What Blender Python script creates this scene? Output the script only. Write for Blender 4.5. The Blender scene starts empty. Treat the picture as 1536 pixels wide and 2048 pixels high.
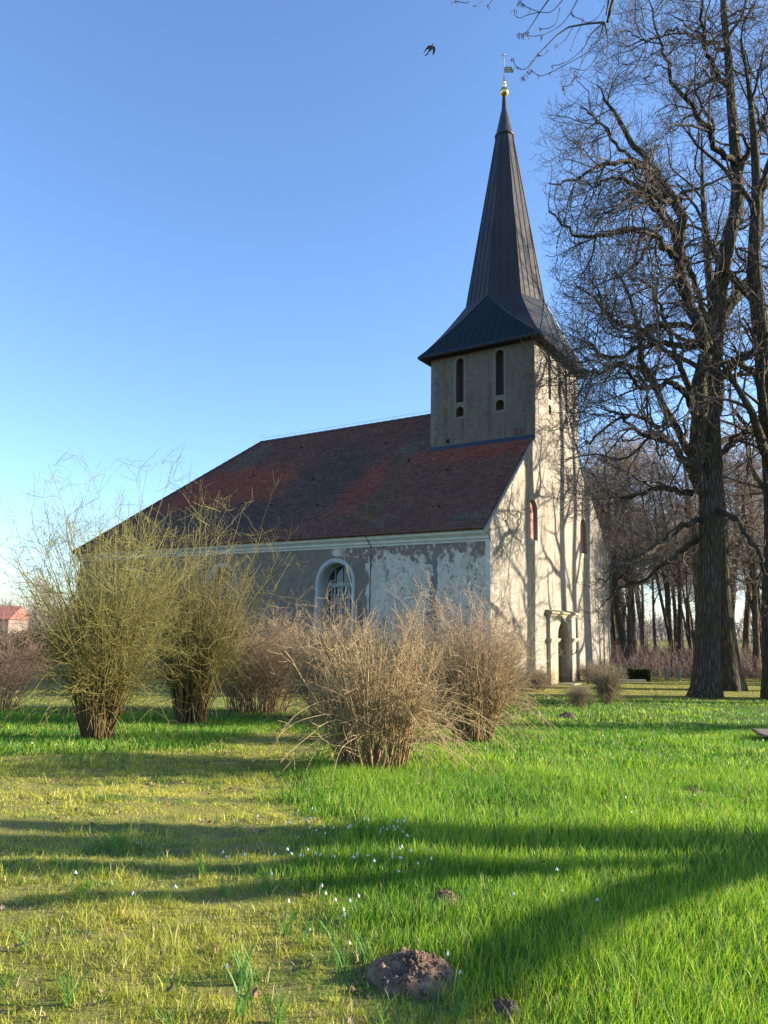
import bpy, bmesh, math, random
import numpy as np
from mathutils import Vector, Matrix
from mathutils.geometry import tessellate_polygon

C = bpy.context.scene.collection
R = math.radians

# ---------------------------------------------------------------- camera
EYE = 1.6
PITCH, ROLL, FPX = R(8.63), R(1.1), 1490.0
fw = np.array([0, math.cos(PITCH), math.sin(PITCH)])
r0 = np.array([1.0, 0, 0]); u0 = np.cross(r0, fw)
rv = r0 * math.cos(ROLL) + u0 * math.sin(ROLL)
uv = -r0 * math.sin(ROLL) + u0 * math.cos(ROLL)
cam_d = bpy.data.cameras.new('camera')
cam = bpy.data.objects.new('camera', cam_d); C.objects.link(cam)
m = Matrix.Identity(4)
for i in range(3):
    m[i][0], m[i][1], m[i][2] = rv[i], uv[i], -fw[i]
m[2][3] = EYE
cam.matrix_world = m
cam_d.sensor_fit = 'VERTICAL'; cam_d.sensor_height = 24.0
cam_d.lens = FPX / 2048 * 24.0
cam_d.clip_start = 0.05; cam_d.clip_end = 3000
bpy.context.scene.camera = cam

# ---------------------------------------------------------------- sky and sun
SUN_AZ, SUN_EL = R(86.5), R(18)          # azimuth measured from +Y towards +X
world = bpy.data.worlds.new('World'); bpy.context.scene.world = world
world.use_nodes = True
wt = world.node_tree; wt.nodes.clear()
sky = wt.nodes.new('ShaderNodeTexSky'); sky.sky_type = 'NISHITA'; sky.sun_disc = False
sky.sun_elevation = SUN_EL; sky.sun_rotation = SUN_AZ
sky.air_density = 1.0; sky.dust_density = 0.6; sky.ozone_density = 3.5; sky.altitude = 50
bgn = wt.nodes.new('ShaderNodeBackground'); bgn.inputs['Strength'].default_value = 0.106
wo = wt.nodes.new('ShaderNodeOutputWorld')
wb = wt.nodes.new('ShaderNodeMix'); wb.data_type = 'RGBA'; wb.blend_type = 'MULTIPLY'; wb.inputs[0].default_value = 1   # camera white balance
wb.inputs[7].default_value = (.98, 1.04, 1.14, 1)
wt.links.new(sky.outputs[0], wb.inputs[6]); wt.links.new(wb.outputs[2], bgn.inputs[0]); wt.links.new(bgn.outputs[0], wo.inputs[0])
sd = bpy.data.lights.new('sun', 'SUN'); sd.energy = 5.0; sd.angle = R(0.53); sd.color = (1.0, 0.87, 0.68)
sun = bpy.data.objects.new('sun', sd); C.objects.link(sun)
sdir = Vector((math.sin(SUN_AZ) * math.cos(SUN_EL), math.cos(SUN_AZ) * math.cos(SUN_EL), math.sin(SUN_EL)))
sun.rotation_euler = sdir.to_track_quat('Z', 'Y').to_euler()
sun.location = (60, 5, 25)
sc = bpy.context.scene
sc.view_settings.view_transform = 'Standard'; sc.view_settings.look = 'None'
sc.view_settings.exposure = 1.6; sc.view_settings.gamma = 1.0
sc.cycles.max_bounces = 6; sc.cycles.diffuse_bounces = 3; sc.cycles.glossy_bounces = 2
sc.cycles.transmission_bounces = 4; sc.cycles.transparent_max_bounces = 6
sc.cycles.sample_clamp_indirect = 4.0

# ---------------------------------------------------------------- helpers
def tag(o, label=None, cat=None, group=None, kind=None):
    if label: o['label'] = label
    if cat: o['category'] = cat
    if group: o['group'] = group
    if kind: o['kind'] = kind
    return o

def empty(name, loc=(0, 0, 0), rz=0, label=None, cat=None, group=None):
    o = bpy.data.objects.new(name, None); C.objects.link(o)
    o.location = loc; o.rotation_euler = (0, 0, rz); o.empty_display_size = 0.2
    return tag(o, label, cat, group)

def link(name, me, mat=None, parent=None, loc=None):
    o = bpy.data.objects.new(name, me); C.objects.link(o)
    if mat is not None and not me.materials: me.materials.append(mat)
    if parent is not None: o.parent = parent
    if loc is not None: o.location = loc
    return o

def mesh_np(name, V, F, mat=None, parent=None, smooth=False, col=None, loc=None):
    """V (n,3); F (m,k) array or list of such arrays; col (n,3) point colours"""
    if not isinstance(F, (list, tuple)): F = [F]
    F = [np.asarray(f, dtype=np.int64) for f in F if len(f)]
    me = bpy.data.meshes.new(name)
    me.vertices.add(len(V)); me.vertices.foreach_set('co', np.asarray(V, dtype=np.float32).ravel())
    loops = np.concatenate([f.ravel() for f in F]); sizes = np.concatenate([np.full(len(f), f.shape[1]) for f in F])
    me.loops.add(len(loops)); me.loops.foreach_set('vertex_index', loops.astype(np.int32))
    me.polygons.add(len(sizes))
    st = np.concatenate([[0], np.cumsum(sizes)[:-1]])
    me.polygons.foreach_set('loop_start', st.astype(np.int32))
    try: me.polygons.foreach_set('loop_total', sizes.astype(np.int32))
    except Exception: pass
    if smooth: me.polygons.foreach_set('use_smooth', np.ones(len(sizes), dtype=bool))
    if col is not None:
        a = me.color_attributes.new('Col', 'FLOAT_COLOR', 'POINT')
        c4 = np.ones((len(V), 4), dtype=np.float32); c4[:, :3] = col
        a.data.foreach_set('color', c4.ravel())
    me.update(calc_edges=True); me.validate()
    return link(name, me, mat, parent, loc)

class MB:
    """collects simple solids into ONE mesh"""
    def __init__(s): s.v = []; s.f = []
    def add(s, vs, fs):
        n = len(s.v); s.v += [tuple(v) for v in vs]; s.f += [tuple(i + n for i in f) for f in fs]; return s
    def box(s, a, b):
        (x0, y0, z0), (x1, y1, z1) = a, b
        return s.add([(x0, y0, z0), (x1, y0, z0), (x1, y1, z0), (x0, y1, z0), (x0, y0, z1), (x1, y0, z1), (x1, y1, z1), (x0, y1, z1)],
                     [(0, 3, 2, 1), (4, 5, 6, 7), (0, 1, 5, 4), (1, 2, 6, 5), (2, 3, 7, 6), (3, 0, 4, 7)])
    def bar(s, p, q, r, n=6, r2=None):
        p, q = Vector(p), Vector(q); d = (q - p).normalized(); r2 = r if r2 is None else r2
        a = d.cross(Vector((0, 0, 1)));
        if a.length < 1e-3: a = Vector((1, 0, 0))
        a.normalize(); b = d.cross(a)
        vs = [p + (a * math.cos(t) + b * math.sin(t)) * r for t in [2 * math.pi * i / n for i in range(n)]] + \
             [q + (a * math.cos(t) + b * math.sin(t)) * r2 for t in [2 * math.pi * i / n for i in range(n)]]
        fs = [(i, (i + 1) % n, n + (i + 1) % n, n + i) for i in range(n)] + [tuple(range(n))[::-1], tuple(range(n, 2 * n))]
        return s.add(vs, fs)
    def lathe(s, c, prof, n=24):
        c = Vector(c); vs = []; fs = []
        for r, z in prof:
            for i in range(n):
                t = 2 * math.pi * i / n; vs.append(c + Vector((r * math.cos(t), r * math.sin(t), z)))
        for k in range(len(prof) - 1):
            for i in range(n):
                j = (i + 1) % n; fs.append((k * n + i, k * n + j, k * n + n + j, k * n + n + i))
        fs.append(tuple(range(n))[::-1]); fs.append(tuple((len(prof) - 1) * n + i for i in range(n)))
        return s.add(vs, fs)
    def prism(s, loop, mp, d0, d1, holes=()):
        """flat outline (a,b) with holes, from depth d0 to d1; mp(a,b,d) -> point"""
        loops = [list(loop)] + [list(h) for h in holes]
        pl = [[Vector((a, b, 0)) for a, b in l] for l in loops]
        tris = tessellate_polygon(pl); flat = [p for l in loops for p in l]; n = len(flat)
        vs = [mp(a, b, d0) for a, b in flat] + [mp(a, b, d1) for a, b in flat]
        fs = [tuple(t) for t in tris] + [tuple(i + n for i in t[::-1]) for t in tris]
        k = 0
        for l in loops:
            m_ = len(l)
            for i in range(m_):
                j = (i + 1) % m_; fs.append((k + i, k + j, n + k + j, n + k + i))
            k += m_
        return s.add(vs, fs)
    def build(s, name, mat, parent=None, smooth=False, bevel=0, loc=None, fix=True):
        me = bpy.data.meshes.new(name); me.from_pydata(s.v, [], s.f)
        if fix:
            bm = bmesh.new(); bm.from_mesh(me); bmesh.ops.recalc_face_normals(bm, faces=bm.faces)
            bm.to_mesh(me); bm.free()
        if smooth:
            for p in me.polygons: p.use_smooth = True
        me.update(); o = link(name, me, mat, parent, loc)
        if bevel:
            b = o.modifiers.new('bevel', 'BEVEL'); b.width = bevel; b.segments = 2; b.limit_method = 'ANGLE'
        return o

def arch(cx, w, z0, zs, n=14, pointed=0.0):
    """loop of an arched opening: centre, width, sill, spring height"""
    r = w / 2
    l = [(cx - r, z0), (cx + r, z0)]
    for i in range(n + 1):
        t = math.pi * i / n
        l.append((cx + r * math.cos(t), zs + r * math.sin(t) * (1 + pointed)))
    return l

# smooth pseudo noise for geometry
_rs = np.random.default_rng(7)
_W = [(_rs.normal(size=2), _rs.uniform(0, 6.28)) for _ in range(14)]
def vnoise(x, y, s=1.0):
    v = 0
    for i, (d, p) in enumerate(_W):
        k = (0.6 + 0.25 * i) / s
        v = v + np.sin((x * d[0] + y * d[1]) * k + p + 1.3 * np.sin(y * k * .7 + i))
    return v / 5.0

# ---------------------------------------------------------------- material helper
class NT:
    def __init__(s, name):
        s.m = bpy.data.materials.new(name); s.m.use_nodes = True
        s.t = s.m.node_tree; s.t.nodes.clear()
        s.out = s.t.nodes.new('ShaderNodeOutputMaterial')
        s.b = s.t.nodes.new('ShaderNodeBsdfPrincipled')
        s.t.links.new(s.b.outputs[0], s.out.inputs[0])
        s.tc = s.t.nodes.new('ShaderNodeTexCoord')
    def n(s, ty, **k):
        o = s.t.nodes.new(ty)
        for a, v in k.items(): setattr(o, a, v)
        return o
    def l(s, a, b): s.t.links.new(a, b)
    def put(s, v, sock):
        if isinstance(v, (int, float)): sock.default_value = v
        elif isinstance(v, (tuple, list)):
            sock.default_value = tuple(v) + ((1,) if len(v) == 3 and len(sock.default_value) == 4 else ())
        else: s.l(v, sock)
    def vec(s, sx=1, sy=1, sz=1, src=None):
        mp = s.n('ShaderNodeMapping'); mp.inputs['Scale'].default_value = (sx, sy, sz)
        s.l(src or s.tc.outputs['Object'], mp.inputs[0]); return mp.outputs[0]
    def noise(s, sc=1, det=4, rough=.55, vec=None, dist=0):
        o = s.n('ShaderNodeTexNoise'); o.inputs['Scale'].default_value = sc; o.inputs['Detail'].default_value = det
        o.inputs['Roughness'].default_value = rough; o.inputs['Distortion'].default_value = dist
        s.l(vec if vec is not None else s.tc.outputs['Object'], o.inputs['Vector']); return o.outputs[0]
    def vor(s, sc=1, feat='F1', vec=None, out=0, rnd=1.0):
        o = s.n('ShaderNodeTexVoronoi', feature=feat); o.inputs['Scale'].default_value = sc
        o.inputs['Randomness'].default_value = rnd
        s.l(vec if vec is not None else s.tc.outputs['Object'], o.inputs['Vector']); return o.outputs[out]
    def math(s, op, a, b=0.0, c=0.0, clamp=False):
        o = s.n('ShaderNodeMath', operation=op, use_clamp=clamp)
        s.put(a, o.inputs[0]); s.put(b, o.inputs[1])
        if op in ('MULTIPLY_ADD', 'SMOOTH_MIN', 'COMPARE'): s.put(c, o.inputs[2])
        return o.outputs[0]
    def rng(s, v, a, b, c=0.0, d=1.0, smooth=True):
        o = s.n('ShaderNodeMapRange', interpolation_type='SMOOTHSTEP' if smooth else 'LINEAR')
        s.put(v, o.inputs[0])
        for i, x in enumerate((a, b, c, d)): s.put(x, o.inputs[1 + i])
        return o.outputs[0]
    def mix(s, f, a, b, mode='MIX'):
        o = s.n('ShaderNodeMix', data_type='RGBA', blend_type=mode)
        s.put(f, o.inputs[0]); s.put(a, o.inputs[6]); s.put(b, o.inputs[7]); return o.outputs[2]
    def xyz(s, src=None):
        o = s.n('ShaderNodeSeparateXYZ'); s.l(src or s.tc.outputs['Object'], o.inputs[0]); return o.outputs
    def attr(s, name='Col'):
        o = s.n('ShaderNodeAttribute'); o.attribute_name = name; return o.outputs[0]
    def rand(s):
        return s.n('ShaderNodeObjectInfo').outputs['Random']
    def blob(s, pos, rad, soft=.5):
        """1 near pos, falls to 0 at rad (position ellipsoid in object space)"""
        v = s.n('ShaderNodeVectorMath', operation='SUBTRACT'); s.l(s.tc.outputs['Object'], v.inputs[0]); v.inputs[1].default_value = pos
        w = s.n('ShaderNodeVectorMath', operation='DIVIDE'); s.l(v.outputs[0], w.inputs[0]); w.inputs[1].default_value = rad
        le = s.n('ShaderNodeVectorMath', operation='LENGTH'); s.l(w.outputs[0], le.inputs[0])
        nz = s.noise(1.3, 4)
        d = s.math('ADD', le.outputs['Value'], s.math('MULTIPLY', s.math('SUBTRACT', nz, .5), .9))
        return s.rng(d, 1 - soft, 1, 1, 0)
    def bump(s, h, strength=.5, dist=.02):
        o = s.n('ShaderNodeBump'); o.inputs['Strength'].default_value = strength; o.inputs['Distance'].default_value = dist
        s.l(h, o.inputs['Height']); s.l(o.outputs[0], s.b.inputs['Normal']); return s
    def fin(s, color, rough=.8, metal=0.0, spec=None):
        s.put(color, s.b.inputs['Base Color']); s.put(rough, s.b.inputs['Roughness']); s.put(metal, s.b.inputs['Metallic'])
        if spec is not None: s.b.inputs['Specular IOR Level'].default_value = spec
        return s.m

def simple(name, c1, c2, sc=6, rough=.8, bump=.3, metal=0, dist=.01, spec=None):
    t = NT(name); nz = t.noise(sc, 5)
    t.bump(t.noise(sc * 3, 5), bump, dist)
    return t.fin(t.mix(t.rng(nz, .3, .7), c1, c2), rough, metal, spec)

# ---------------------------------------------------------------- terrain
def sstep(a, b, x):
    t = np.clip((x - a) / (b - a), 0, 1); return t * t * (3 - 2 * t)
def ground_z(x, y):
    x = np.asarray(x, float); y = np.asarray(y, float)
    z = -.45 * sstep(6, 22, y)
    z = z - .75 * sstep(33, 46, y) * sstep(-9, -17, x)
    near = 1 - sstep(14, 24, y)
    z = z + .018 * vnoise(x, y, .8) * near + .012 * vnoise(x + 9, y - 4, .25) * near
    return z
def gz(x, y): return float(ground_z(x, y))

SHORT = [(-9, 9.6), (-4.6, 9.35), (-2.2, 10.1), (-1.7, 12.9), (-1.0, 12.6), (-.95, 9.6), (-1.0, 8.2), (-.65, 6.9), (-.4, 6.2), (-.7, 5.4), (-.5, 4.7),
         (-.12, 4.3), (-.08, 3.7), (.3, 3.45), (.5, 3.3), (.5, 0), (-9, 0)]
def lush(x, y):
    """1 where the grass is long, 0 on the worn path and the mossy turf"""
    x = np.asarray(x, float); y = np.asarray(y, float)
    jx = x + .22 * vnoise(x, y, .5) + .12 * vnoise(x, y, .15); jy = y + .22 * vnoise(x + 5, y, .5)
    inside = np.zeros(x.shape, bool); n = len(SHORT); dmin = np.full(x.shape, 1e9)
    for i in range(n):
        (x1, y1), (x2, y2) = SHORT[i], SHORT[(i + 1) % n]
        c = ((y1 > jy) != (y2 > jy)) & (jx < (x2 - x1) * (jy - y1) / ((y2 - y1) or 1e-9) + x1)
        inside ^= c
        t = np.clip(((jx - x1) * (x2 - x1) + (jy - y1) * (y2 - y1)) / ((x2 - x1) ** 2 + (y2 - y1) ** 2), 0, 1)
        dmin = np.minimum(dmin, np.hypot(jx - x1 - t * (x2 - x1), jy - y1 - t * (y2 - y1)))
    s = np.where(inside, -dmin, dmin)
    L = sstep(-.30, .40, s)
    L = L * (1 - .85 * sstep(22.3, 23.6, jy)) * (1 - .7 * sstep(15.5, 18.5, jy) * sstep(1, -2, jx))
    return L

# ---------------------------------------------------------------- tubes and branching (arrays of paths)
def norm(a): return a / np.maximum(np.linalg.norm(a, axis=-1, keepdims=True), 1e-9)
def tubes(P, Rr, sides):
    """P (N,K,3) paths, Rr (N,K) radii -> verts, quads"""
    N, K = P.shape[:2]
    T = np.empty_like(P); T[:, 1:-1] = P[:, 2:] - P[:, :-2]; T[:, 0] = P[:, 1] - P[:, 0]; T[:, -1] = P[:, -1] - P[:, -2]
    T = norm(T)
    ref = np.where(np.abs(T[:, :1, 2:3]) < .8, np.array([0., 0, 1.]), np.array([1., 0, 0]))
    ref = np.broadcast_to(ref, T.shape)
    A = norm(np.cross(T, ref)); B = np.cross(T, A)
    an = np.arange(sides) * 2 * np.pi / sides
    V = P[:, :, None, :] + Rr[:, :, None, None] * (A[:, :, None, :] * np.cos(an)[:, None] + B[:, :, None, :] * np.sin(an)[:, None])
    base = (np.arange(N) * K * sides)[:, None, None] + (np.arange(K - 1) * sides)[None, :, None] + np.arange(sides)[None, None, :]
    nxt = (np.arange(N) * K * sides)[:, None, None] + (np.arange(K - 1) * sides)[None, :, None] + ((np.arange(sides) + 1) % sides)[None, None, :]
    F = np.stack([base, nxt, nxt + sides, base + sides], -1).reshape(-1, 4)
    return V.reshape(-1, 3), F

class Tubes:
    def __init__(s): s.V = []; s.F = []; s.c = []; s.n = 0
    def add(s, P, Rr, sides=3, col=None):
        V, F = tubes(P, Rr, sides); s.V.append(V); s.F.append(F + s.n); s.n += len(V)
        if col is not None:   # col (N,K,3)
            s.c.append(np.repeat(col.reshape(-1, 3), sides, axis=0))
        return s
    def build(s, name, mat, parent=None, smooth=True, loc=None):
        return mesh_np(name, np.concatenate(s.V), np.concatenate(s.F), mat, parent, smooth,
                       np.concatenate(s.c) if s.c else None, loc)

def spawn(rng, P, Rr, n, L, ang, K=6, rr=.6, tmin=.2, tmax=1.0, up=(0, 0), jit=.12, rel=False, lt=.5, rend=.003, rcap=9, side=None):
    N, K0 = P.shape[:2]
    t = rng.uniform(tmin, tmax, (N, n)); f = t * (K0 - 1); i = np.minimum(f.astype(int), K0 - 2); a = (f - i)[..., None]
    ix = np.arange(N)[:, None]
    p0, p1 = P[ix, i], P[ix, i + 1]; pos = p0 * (1 - a) + p1 * a; tan = norm(p1 - p0)
    r = Rr[ix, i] * (1 - a[..., 0]) + Rr[ix, i + 1] * a[..., 0]
    q = norm(np.cross(tan, rng.normal(size=tan.shape)))
    th = np.radians(rng.uniform(ang[0], ang[1], (N, n)))[..., None]
    d = tan * np.cos(th) + q * np.sin(th)
    ln = rng.uniform(L[0], L[1], (N, n)) * (1 - lt * t)
    if rel: ln = ln * np.linalg.norm(np.diff(P, axis=1), axis=-1).sum(1)[:, None]
    M = N * n; pos = pos.reshape(M, 3); d = d.reshape(M, 3); ln = ln.reshape(M); r = np.minimum(r.reshape(M) * rr, rcap)
    out = np.empty((M, K, 3)); out[:, 0] = pos; st = (ln / (K - 1))[:, None]
    for k in range(1, K):
        u = up[0] + (up[1] - up[0]) * (k - 1) / max(K - 2, 1)
        d = norm(d + rng.normal(size=d.shape) * jit + np.array([0, 0, u]))
        out[:, k] = out[:, k - 1] + d * st
    kk = np.linspace(0, 1, K)[None]
    rad = np.maximum(r[:, None] * (1 - kk) + rend * kk, rend)
    return out, rad

def smooth_path(pts, K, rng=None, jit=0.0):
    """pts (n,4) x,y,z,r -> resampled Catmull-Rom path (K,3),(K,)"""
    p = np.array(pts, float); p = np.vstack([2 * p[0] - p[1], p, 2 * p[-1] - p[-2]])
    n = len(p) - 3; tt = np.linspace(0, n, K) - 1e-9; tt[0] = 0
    out = []
    for t in tt:
        i = min(int(t), n - 1); f = t - i; a, b, c, d = p[i:i + 4]
        out.append(.5 * ((2 * b) + (-a + c) * f + (2 * a - 5 * b + 4 * c - d) * f * f + (-a + 3 * b - 3 * c + d) * f ** 3))
    o = np.array(out)
    if rng is not None: o[1:-1, :3] += rng.normal(size=(K - 2, 3)) * jit
    return o[:, :3], np.maximum(o[:, 3], .004)
# ================================================================ ground
def mat_ground():
    t = NT('turf')
    n1 = t.noise(1.1, 5); n2 = t.noise(9, 6, .65); n3 = t.noise(60, 4, .7)
    L = t.attr('Col')
    sx = t.n('ShaderNodeSeparateColor'); t.l(L, sx.inputs[0]); lu = sx.outputs[0]
    short = t.mix(t.rng(n1, .35, .65), (.27, .235, .065), (.17, .19, .035))
    short = t.mix(t.rng(n2, .45, .72), short, (.20, .15, .08))
    short = t.mix(t.rng(n3, .5, .75), short, (.33, .30, .10))
    long_ = t.mix(t.rng(n2, .3, .7), (.045, .085, .015), (.08, .10, .028))
    c = t.mix(lu, short, long_)
    c = t.mix(t.math('MULTIPLY', t.rng(t.noise(3.2, 6, .7), .55, .66), t.math('SUBTRACT', 1, lu)), c, (.13, .10, .055))
    t.bump(t.math('ADD', t.math('MULTIPLY', n3, .5), n2), .9, .04)
    return t.fin(c, .95, spec=.15)
xs = np.unique(np.concatenate([np.linspace(-700, -60, 12), np.linspace(-60, -12, 40), np.linspace(-12, 12, 241), np.linspace(12, 60, 40), np.linspace(60, 700, 12)]))
ys = np.unique(np.concatenate([np.linspace(-60, 0, 16), np.linspace(0, 16, 161), np.linspace(16, 60, 90), np.linspace(60, 900, 16)]))
X, Y = np.meshgrid(xs, ys); Z = ground_z(X, Y)
nx, ny = len(xs), len(ys)
idx = np.arange(nx * ny).reshape(ny, nx)
F = np.stack([idx[:-1, :-1], idx[:-1, 1:], idx[1:, 1:], idx[1:, :-1]], -1).reshape(-1, 4)
Lm = lush(X, Y).ravel()
g = mesh_np('ground', np.stack([X, Y, Z], -1).reshape(-1, 3), F, mat_ground(), smooth=True, col=np.repeat(Lm[:, None], 3, 1))
tag(g, kind='structure')

# ================================================================ grass blades (nobody could count them)
def mat_blade(name):
    t = NT(name); c = t.attr('Col')
    t.fin(c, .5, spec=.3)
    tr = t.n('ShaderNodeBsdfTranslucent'); t.l(t.mix(1.0, c, (1.35, 1.45, .7), 'MULTIPLY'), tr.inputs[0])
    mx = t.n('ShaderNodeMixShader'); mx.inputs[0].default_value = .36
    t.l(t.b.outputs[0], mx.inputs[1]); t.l(tr.outputs[0], mx.inputs[2]); t.l(mx.outputs[0], t.out.inputs[0])
    return t.m
BLADE = mat_blade('grass_blade')
MOLES = [(.17, 3.68, .20, .10), (.56, 3.42, .075, .045), (3.15, 7.8, .13, .05), (2.97, 7.2, .11, .045), (4.11, 16.84, .22, .12), (.41, 4.6, .09, .05),]
STEMS = [(-4.02, 10.94, .25), (-3.39, 13.55, .3), (.04, 8.95, .5), (1.43, 11.53, .35), (-2.83, 16.67, .7)]
def blades(rng, P, h, w, lean, col, seg=2):
    """curved tapering blades, seg segments + tip"""
    n = len(P); az = rng.uniform(0, 2 * np.pi, n); la = rng.uniform(0, 2 * np.pi, n)
    # a slight common lean plus random
    dx = np.cos(la) * lean + .05; dy = np.sin(la) * lean
    s = np.stack([np.cos(az), np.sin(az), np.zeros(n)], -1)
    rows = []
    for k in range(seg):
        f = k / seg; c = P + np.stack([dx * h * f ** 1.8, dy * h * f ** 1.8, h * f * (1 - .25 * f * lean)], -1)
        ww = (w * (1 - .35 * f))[:, None]
        rows += [c - s * ww, c + s * ww]
    tip = P + np.stack([dx * h, dy * h, h * (1 - .3 * lean)], -1)
    V = np.stack(rows + [tip], 1); m_ = 2 * seg + 1
    b = (np.arange(n) * m_)[:, None]
    Q = [b + np.array([2 * k, 2 * k + 1, 2 * k + 3, 2 * k + 2]) for k in range(seg - 1)]
    T = b + np.array([2 * seg - 2, 2 * seg - 1, 2 * seg])
    return V.reshape(-1, 3), (np.concatenate(Q) if Q else np.zeros((0, 4), int)), T, np.repeat(col, m_, 0)

def scatter(rng, y0, y1, dens, margin=1.12):
    """random ground points in the fan seen by the camera and a bit to each side"""
    hw = .56 * margin; side = 2.8          # metres of extra lawn on each side
    area = hw * (y1 ** 2 - y0 ** 2) + 2 * side * (y1 - y0)
    n = int(area * dens * 1.3)
    y = rng.uniform(y0, y1, n); wd = hw * y + side; ok = rng.random(n) < wd / (hw * y1 + side)
    y = y[ok]; wd = wd[ok]; x = rng.uniform(-1, 1, len(y)) * wd
    ok = (np.abs(x) < hw * y + .3) | (rng.random(len(y)) < .6); x, y = x[ok], y[ok]
    return x, y
def grass_layer(name, parts_, seed):
    rng = np.random.default_rng(seed); Vs, Qs, Ts, Cs = [], [], [], []; off = 0
    for (y0, y1, dens, hmin, hmax, w, lean, mode, seg) in parts_:
        x, y = scatter(rng, y0, y1, dens)
        L = lush(x, y); u = rng.random(len(x))
        clump = vnoise(x * 3, y * 3, .5) * .5 + .5
        keep = (u < L * (.45 + .75 * np.clip(clump, 0, 1))) if mode == 'long' else (u < (1 - L * .75))
        # keep blades out of the church, the mole hills and the trunks
        lu_, lv_ = (x - 3.38), (y - 23.76)
        cu = -lu_ * .831 + lv_ * .556; cv = lu_ * .556 + lv_ * .831
        keep &= ~((cu > -.3) & (cv > 0) & (cv < 12.8) & (cu < 21.9))
        for mx_, my_, mr, mh in MOLES: keep &= np.hypot(x - mx_, (y - my_)) > mr * (.84 + .2 * rng.random(len(x)))
        x, y, L = x[keep], y[keep], L[keep]; n = len(x)
        P = np.stack([x, y, ground_z(x, y) - .004], -1)
        big = vnoise(x, y, 1.6)
        h = rng.uniform(hmin, hmax, n) * (.75 + .25 * np.clip(big, -1, 1.2))
        if mode == 'long':
            h *= .45 + .55 * L
            a = np.array([.09, .23, .018]); b = np.array([.31, .44, .038]); c3 = np.array([.035, .15, .03])
            f = np.clip(.5 + .5 * big + .2 * vnoise(x, y, .3) + rng.normal(size=n) * .3, 0, 1)[:, None]; col = a * (1 - f) + b * f
            g_ = (rng.random(n) < .25)[:, None]; col = np.where(g_, c3, col)
            dry = (rng.random(n) < .06)[:, None]; col = np.where(dry, np.array([.40, .34, .16]), col)
        else:
            a = np.array([.24, .28, .03]); b = np.array([.47, .45, .07]); c3 = np.array([.10, .20, .022])
            pt_ = vnoise(x, y, .5); h *= np.clip(1.0 + .9 * vnoise(x * 2, y * 2, .35), .45, 2.2)
            f = np.clip(.5 + .6 * pt_ + rng.normal(size=n) * .3, 0, 1)[:, None]; col = a * (1 - f) + b * f
            g_ = (vnoise(x + 3, y, .35) + .5 * vnoise(x, y + 7, .12) > .5)[:, None]; col = np.where(g_, c3, col)
            dry = (rng.random(n) < .16)[:, None]; col = np.where(dry, np.array([.50, .42, .22]), col)
        col = col * rng.uniform(.8, 1.2, (n, 1))
        V, Q, T, Cc = blades(rng, P, h, rng.uniform(.7, 1.2, n) * w, lean * rng.uniform(.3, 1.3, n), col, seg)
        Vs.append(V); Qs.append(Q + off); Ts.append(T + off); Cs.append(Cc); off += len(V)
    Q = np.concatenate(Qs)
    fs = [np.concatenate(Ts)] + ([Q] if len(Q) else [])
    return mesh_np(name, np.concatenate(Vs), fs, BLADE, col=np.concatenate(Cs))
lg = grass_layer('long_grass', [
    (2.4, 5.5, 8200, .06, .19, .0018, .42, 'long', 3),
    (5.5, 9, 3900, .07, .18, .0027, .42, 'long', 2),
    (9, 15, 900, .09, .17, .0055, .5, 'long', 2),
    (15, 31, 190, .08, .14, .011, .5, 'long', 1)], 3)
tag(lg, 'lush long green grass filling the churchyard lawn', 'grass', kind='stuff')
sg = grass_layer('short_turf', [
    (2.4, 5.5, 9500, .018, .055, .0024, .8, 'short', 1),
    (5.5, 9, 4200, .018, .05, .0036, .8, 'short', 1),
    (9, 15, 1300, .02, .05, .0058, .8, 'short', 1),
    (15, 36, 130, .02, .05, .013, .9, 'short', 1),
    (2.4, 6, 420, .05, .11, .0024, .5, 'short', 3), (6, 10, 120, .05, .10, .004, .5, 'short', 2)], 5)
tag(sg, 'short mossy yellow green turf of the worn path', 'grass', kind='stuff')
# ================================================================ the church (local x across the gable, y along the nave, z up)
W_, HE, HR, LN, HIP = 12.74, 5.28, 11.29, 21.8, 5.82
TA, TB, TD, TH = 4.0, 8.8, 4.53, 12.92
CX = 6.4; SLOPE = (HR - HE) / (W_ / 2)
church = empty('church', (3.38, 23.76, -.45), R(56.2),
               'village church with peeling plaster, red tiled roof and square tower under tall dark spire', 'church')
V0 = .16      # nave wall plane stands back under the cornice

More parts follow.
